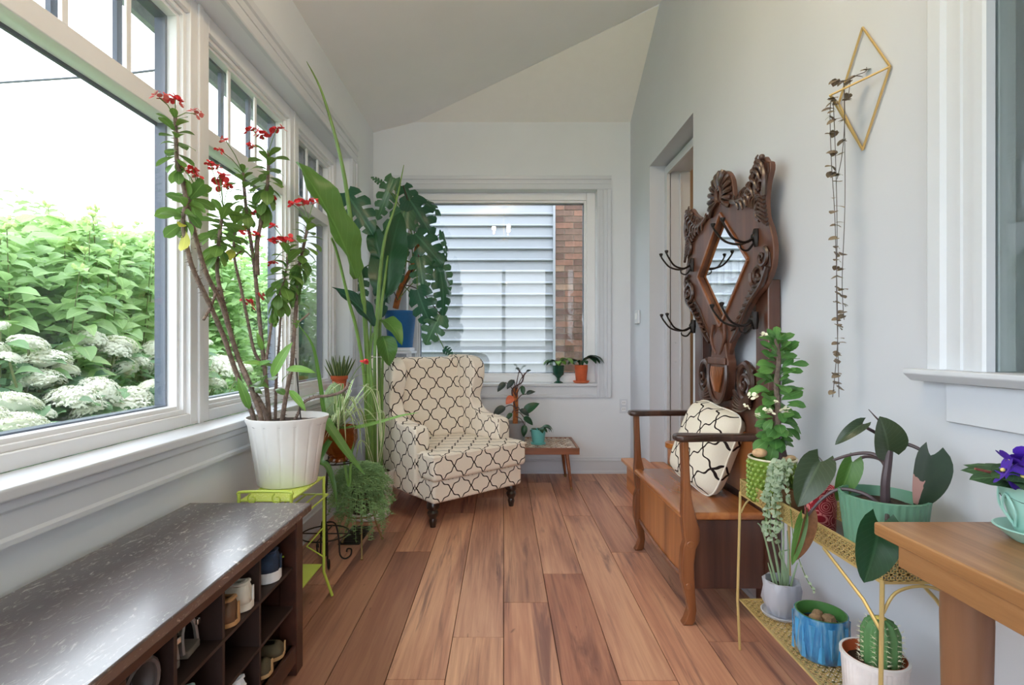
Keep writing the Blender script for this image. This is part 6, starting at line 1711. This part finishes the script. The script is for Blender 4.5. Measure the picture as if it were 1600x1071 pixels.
for k in range(10):
    a = 2 * PI * k / 10
    for q in range(10):
        z = .008 + .0118 * q; r = .041 if z < .1 else .041 - (z - .1) * .75
        c = CC + Vector((math.cos(a) * r * 1.03, math.sin(a) * r * 1.03, z))
        for s_ in range(7):
            d = (Vector((math.cos(a), math.sin(a), .3 if z < .1 else 1.2)) + rdir(0) * .9).normalized() * random.uniform(.008, .014); w = d.orthogonal().normalized() * .0007
            b = len(m.v); m.v += [c + w, c - w, c + d]; m.f += [(b, b + 1, b + 2)]
tag(m.build('spines', M('cream_spine', (236, 232, 206), .6), wp, sharp=None), kind='stuff')
MB().ball(CC + Vector((0, 0, .124)), .014, (1, 1, .5)).build('woolly_crown', M('yellow_wool', (222, 196, 96), .9, var=.2), wp)

# ---------------------------------------------------------------- wooden table and african violet
OAKT = Mwood('table_oak', (118, 80, 48), (160, 114, 72), (182, 138, 94), .38, 'y', 1.0, .2, .7)
OAKL = Mwood('table_leg_oak', (100, 68, 46), (128, 90, 64), (146, 106, 76), .4, 'z', .7, .2)
wt = thing('wooden_table', (.91, .58, 0), 'pale oak table with round legs, its corner beside the brass stand', 'table')
MB().box(.735, 1.075, .12, 1.018, .724, .750).build('top', OAKT, wt, bevel=.004)
MB().box(.762, 1.06, .15, .99, .672, .724).build('apron', OAKT, wt, bevel=.003)
for x, y in ((.845, .935), (1.02, .935), (.845, .2), (1.02, .2)):
    MB().lathe([(.022, .001), (.026, .02), (.034, .35), (.0385, .60), (.037, .672)], (x, y, 0), 24).build('leg', OAKL, wt)
PV = Vector((.948, .905, .7505))
MINTG = M('mint_glaze', (160, 206, 194), .35, var=.05)
tag(MB().lathe([(.034, 0), (.040, .004), (.060, .022), (.063, .024), (.060, .026), (.040, .012), (.001, .009)], PV, 40).build('pot_saucer', MINTG, None, PV, sharp=50), 'mint green saucer under the violet on the oak table', 'saucer')
PVb = PV + Vector((0, 0, .0135))
vi = pot('potted_african_violet', 'african violet with purple flowers in a mint green pot on the oak table', PVb, [(.030, 0), (.033, .003), (.046, .05), (.058, .088), (.060, .092)], MINTG, n=48, cat='potted plant')
m = MB()
for k in range(6):
    a = 2 * PI * k / 6 - 2.2; c = Vector((math.cos(a), math.sin(a), 0)); s = Vector((-math.sin(a), math.cos(a), 0))
    m.tube(smooth_path([PVb + c * .040 + Vector((0, 0, .015)), PVb + c * .051 + s * .012 + Vector((0, 0, .045)), PVb + c * .056 + Vector((0, 0, .072)), PVb + c * .051 - s * .012 + Vector((0, 0, .045)), PVb + c * .040 + Vector((0, 0, .015))], 4), .0022, 6)
m.build('relief', MINTG, vi)
VL = leaf_mb(prof_ovate, .72, .35, -.15, 8, 2, .15).mesh('leaf', LF_VIOLET, sharp=None)
for a, L, z in ((3.05, .085, .0), (3.35, .075, .012), (2.7, .08, .008), (3.8, .08, .0), (4.3, .08, -.002), (4.9, .08, .0), (2.2, .075, .01), (5.6, .075, .0), (.2, .075, .0), (1.0, .07, .005), (1.6, .07, .01), (3.2, .06, .022)):
    put('leaf', VL, vi, PVb + Vector((math.cos(a) * .03, math.sin(a) * .03, .095 + z)), (math.cos(a), math.sin(a), .12), (0, -.25, 1), L)
MB().tube([PVb + Vector((-.06, .0, .105)), PVb + Vector((-.115, .0, .118))], [.003, .002], 6).build('leaf_stalk', M('red_stalk', (120, 66, 56), .6), vi)
VPET = M('violet_petal', (84, 44, 176), .6, var=.2, scale=40); YC_ = M('yellow_anther', (236, 220, 130), .6)
vb = MB()
for k in range(5):
    a = 2 * PI * k / 5; c = Vector((math.cos(a), math.sin(a), 0))
    pts = [c * .62 + Vector((.46 * math.cos(t_), .46 * math.sin(t_), .10 * math.cos(t_ - a) + .05 * math.sin(5 * t_))) for t_ in [2 * PI * i / 10 for i in range(10)]]
    vb.add([c * .35 + Vector((0, 0, -.05))] + pts, [(0, 1 + i, 1 + (i + 1) % 10) for i in range(10)])
vme = vb.mesh('flower', VPET, sharp=None); cme = MB().ball((0, 0, .04), .14, nu=8, nv=5).mesh('flower_centre', YC_, sharp=None)
stk = MB()
for px, py, r, rx, ry in ((1568, 735, .025, -1.1, .1), (1590, 722, .026, -.9, .3), (1598, 745, .024, -1.2, -.1), (1578, 718, .022, -.6, -.4), (1606, 712, .025, -.8, .4), (1620, 730, .025, -1, .5), (1610, 752, .022, -1.2, .3), (1583, 748, .020, -1.2, -.3)):
    p = W(px, py, .885)
    o = bpy.data.objects.new('flower', vme); COL.objects.link(o); o.parent = vi; o.location = p - origin(vi); o.scale = (r, r, r); o.rotation_euler = (-rx, ry, random.uniform(0, 6))
    q = bpy.data.objects.new('flower_centre', cme); COL.objects.link(q); q.parent = o
    stk.tube(smooth_path([PVb + Vector((0, 0, .08)), (PVb + p) / 2 + Vector((0, 0, .05)), p + Vector((0, .006, -.004))], 4), .0018, 5)
stk.build('flower_stalks', STEM_DARK, vi)
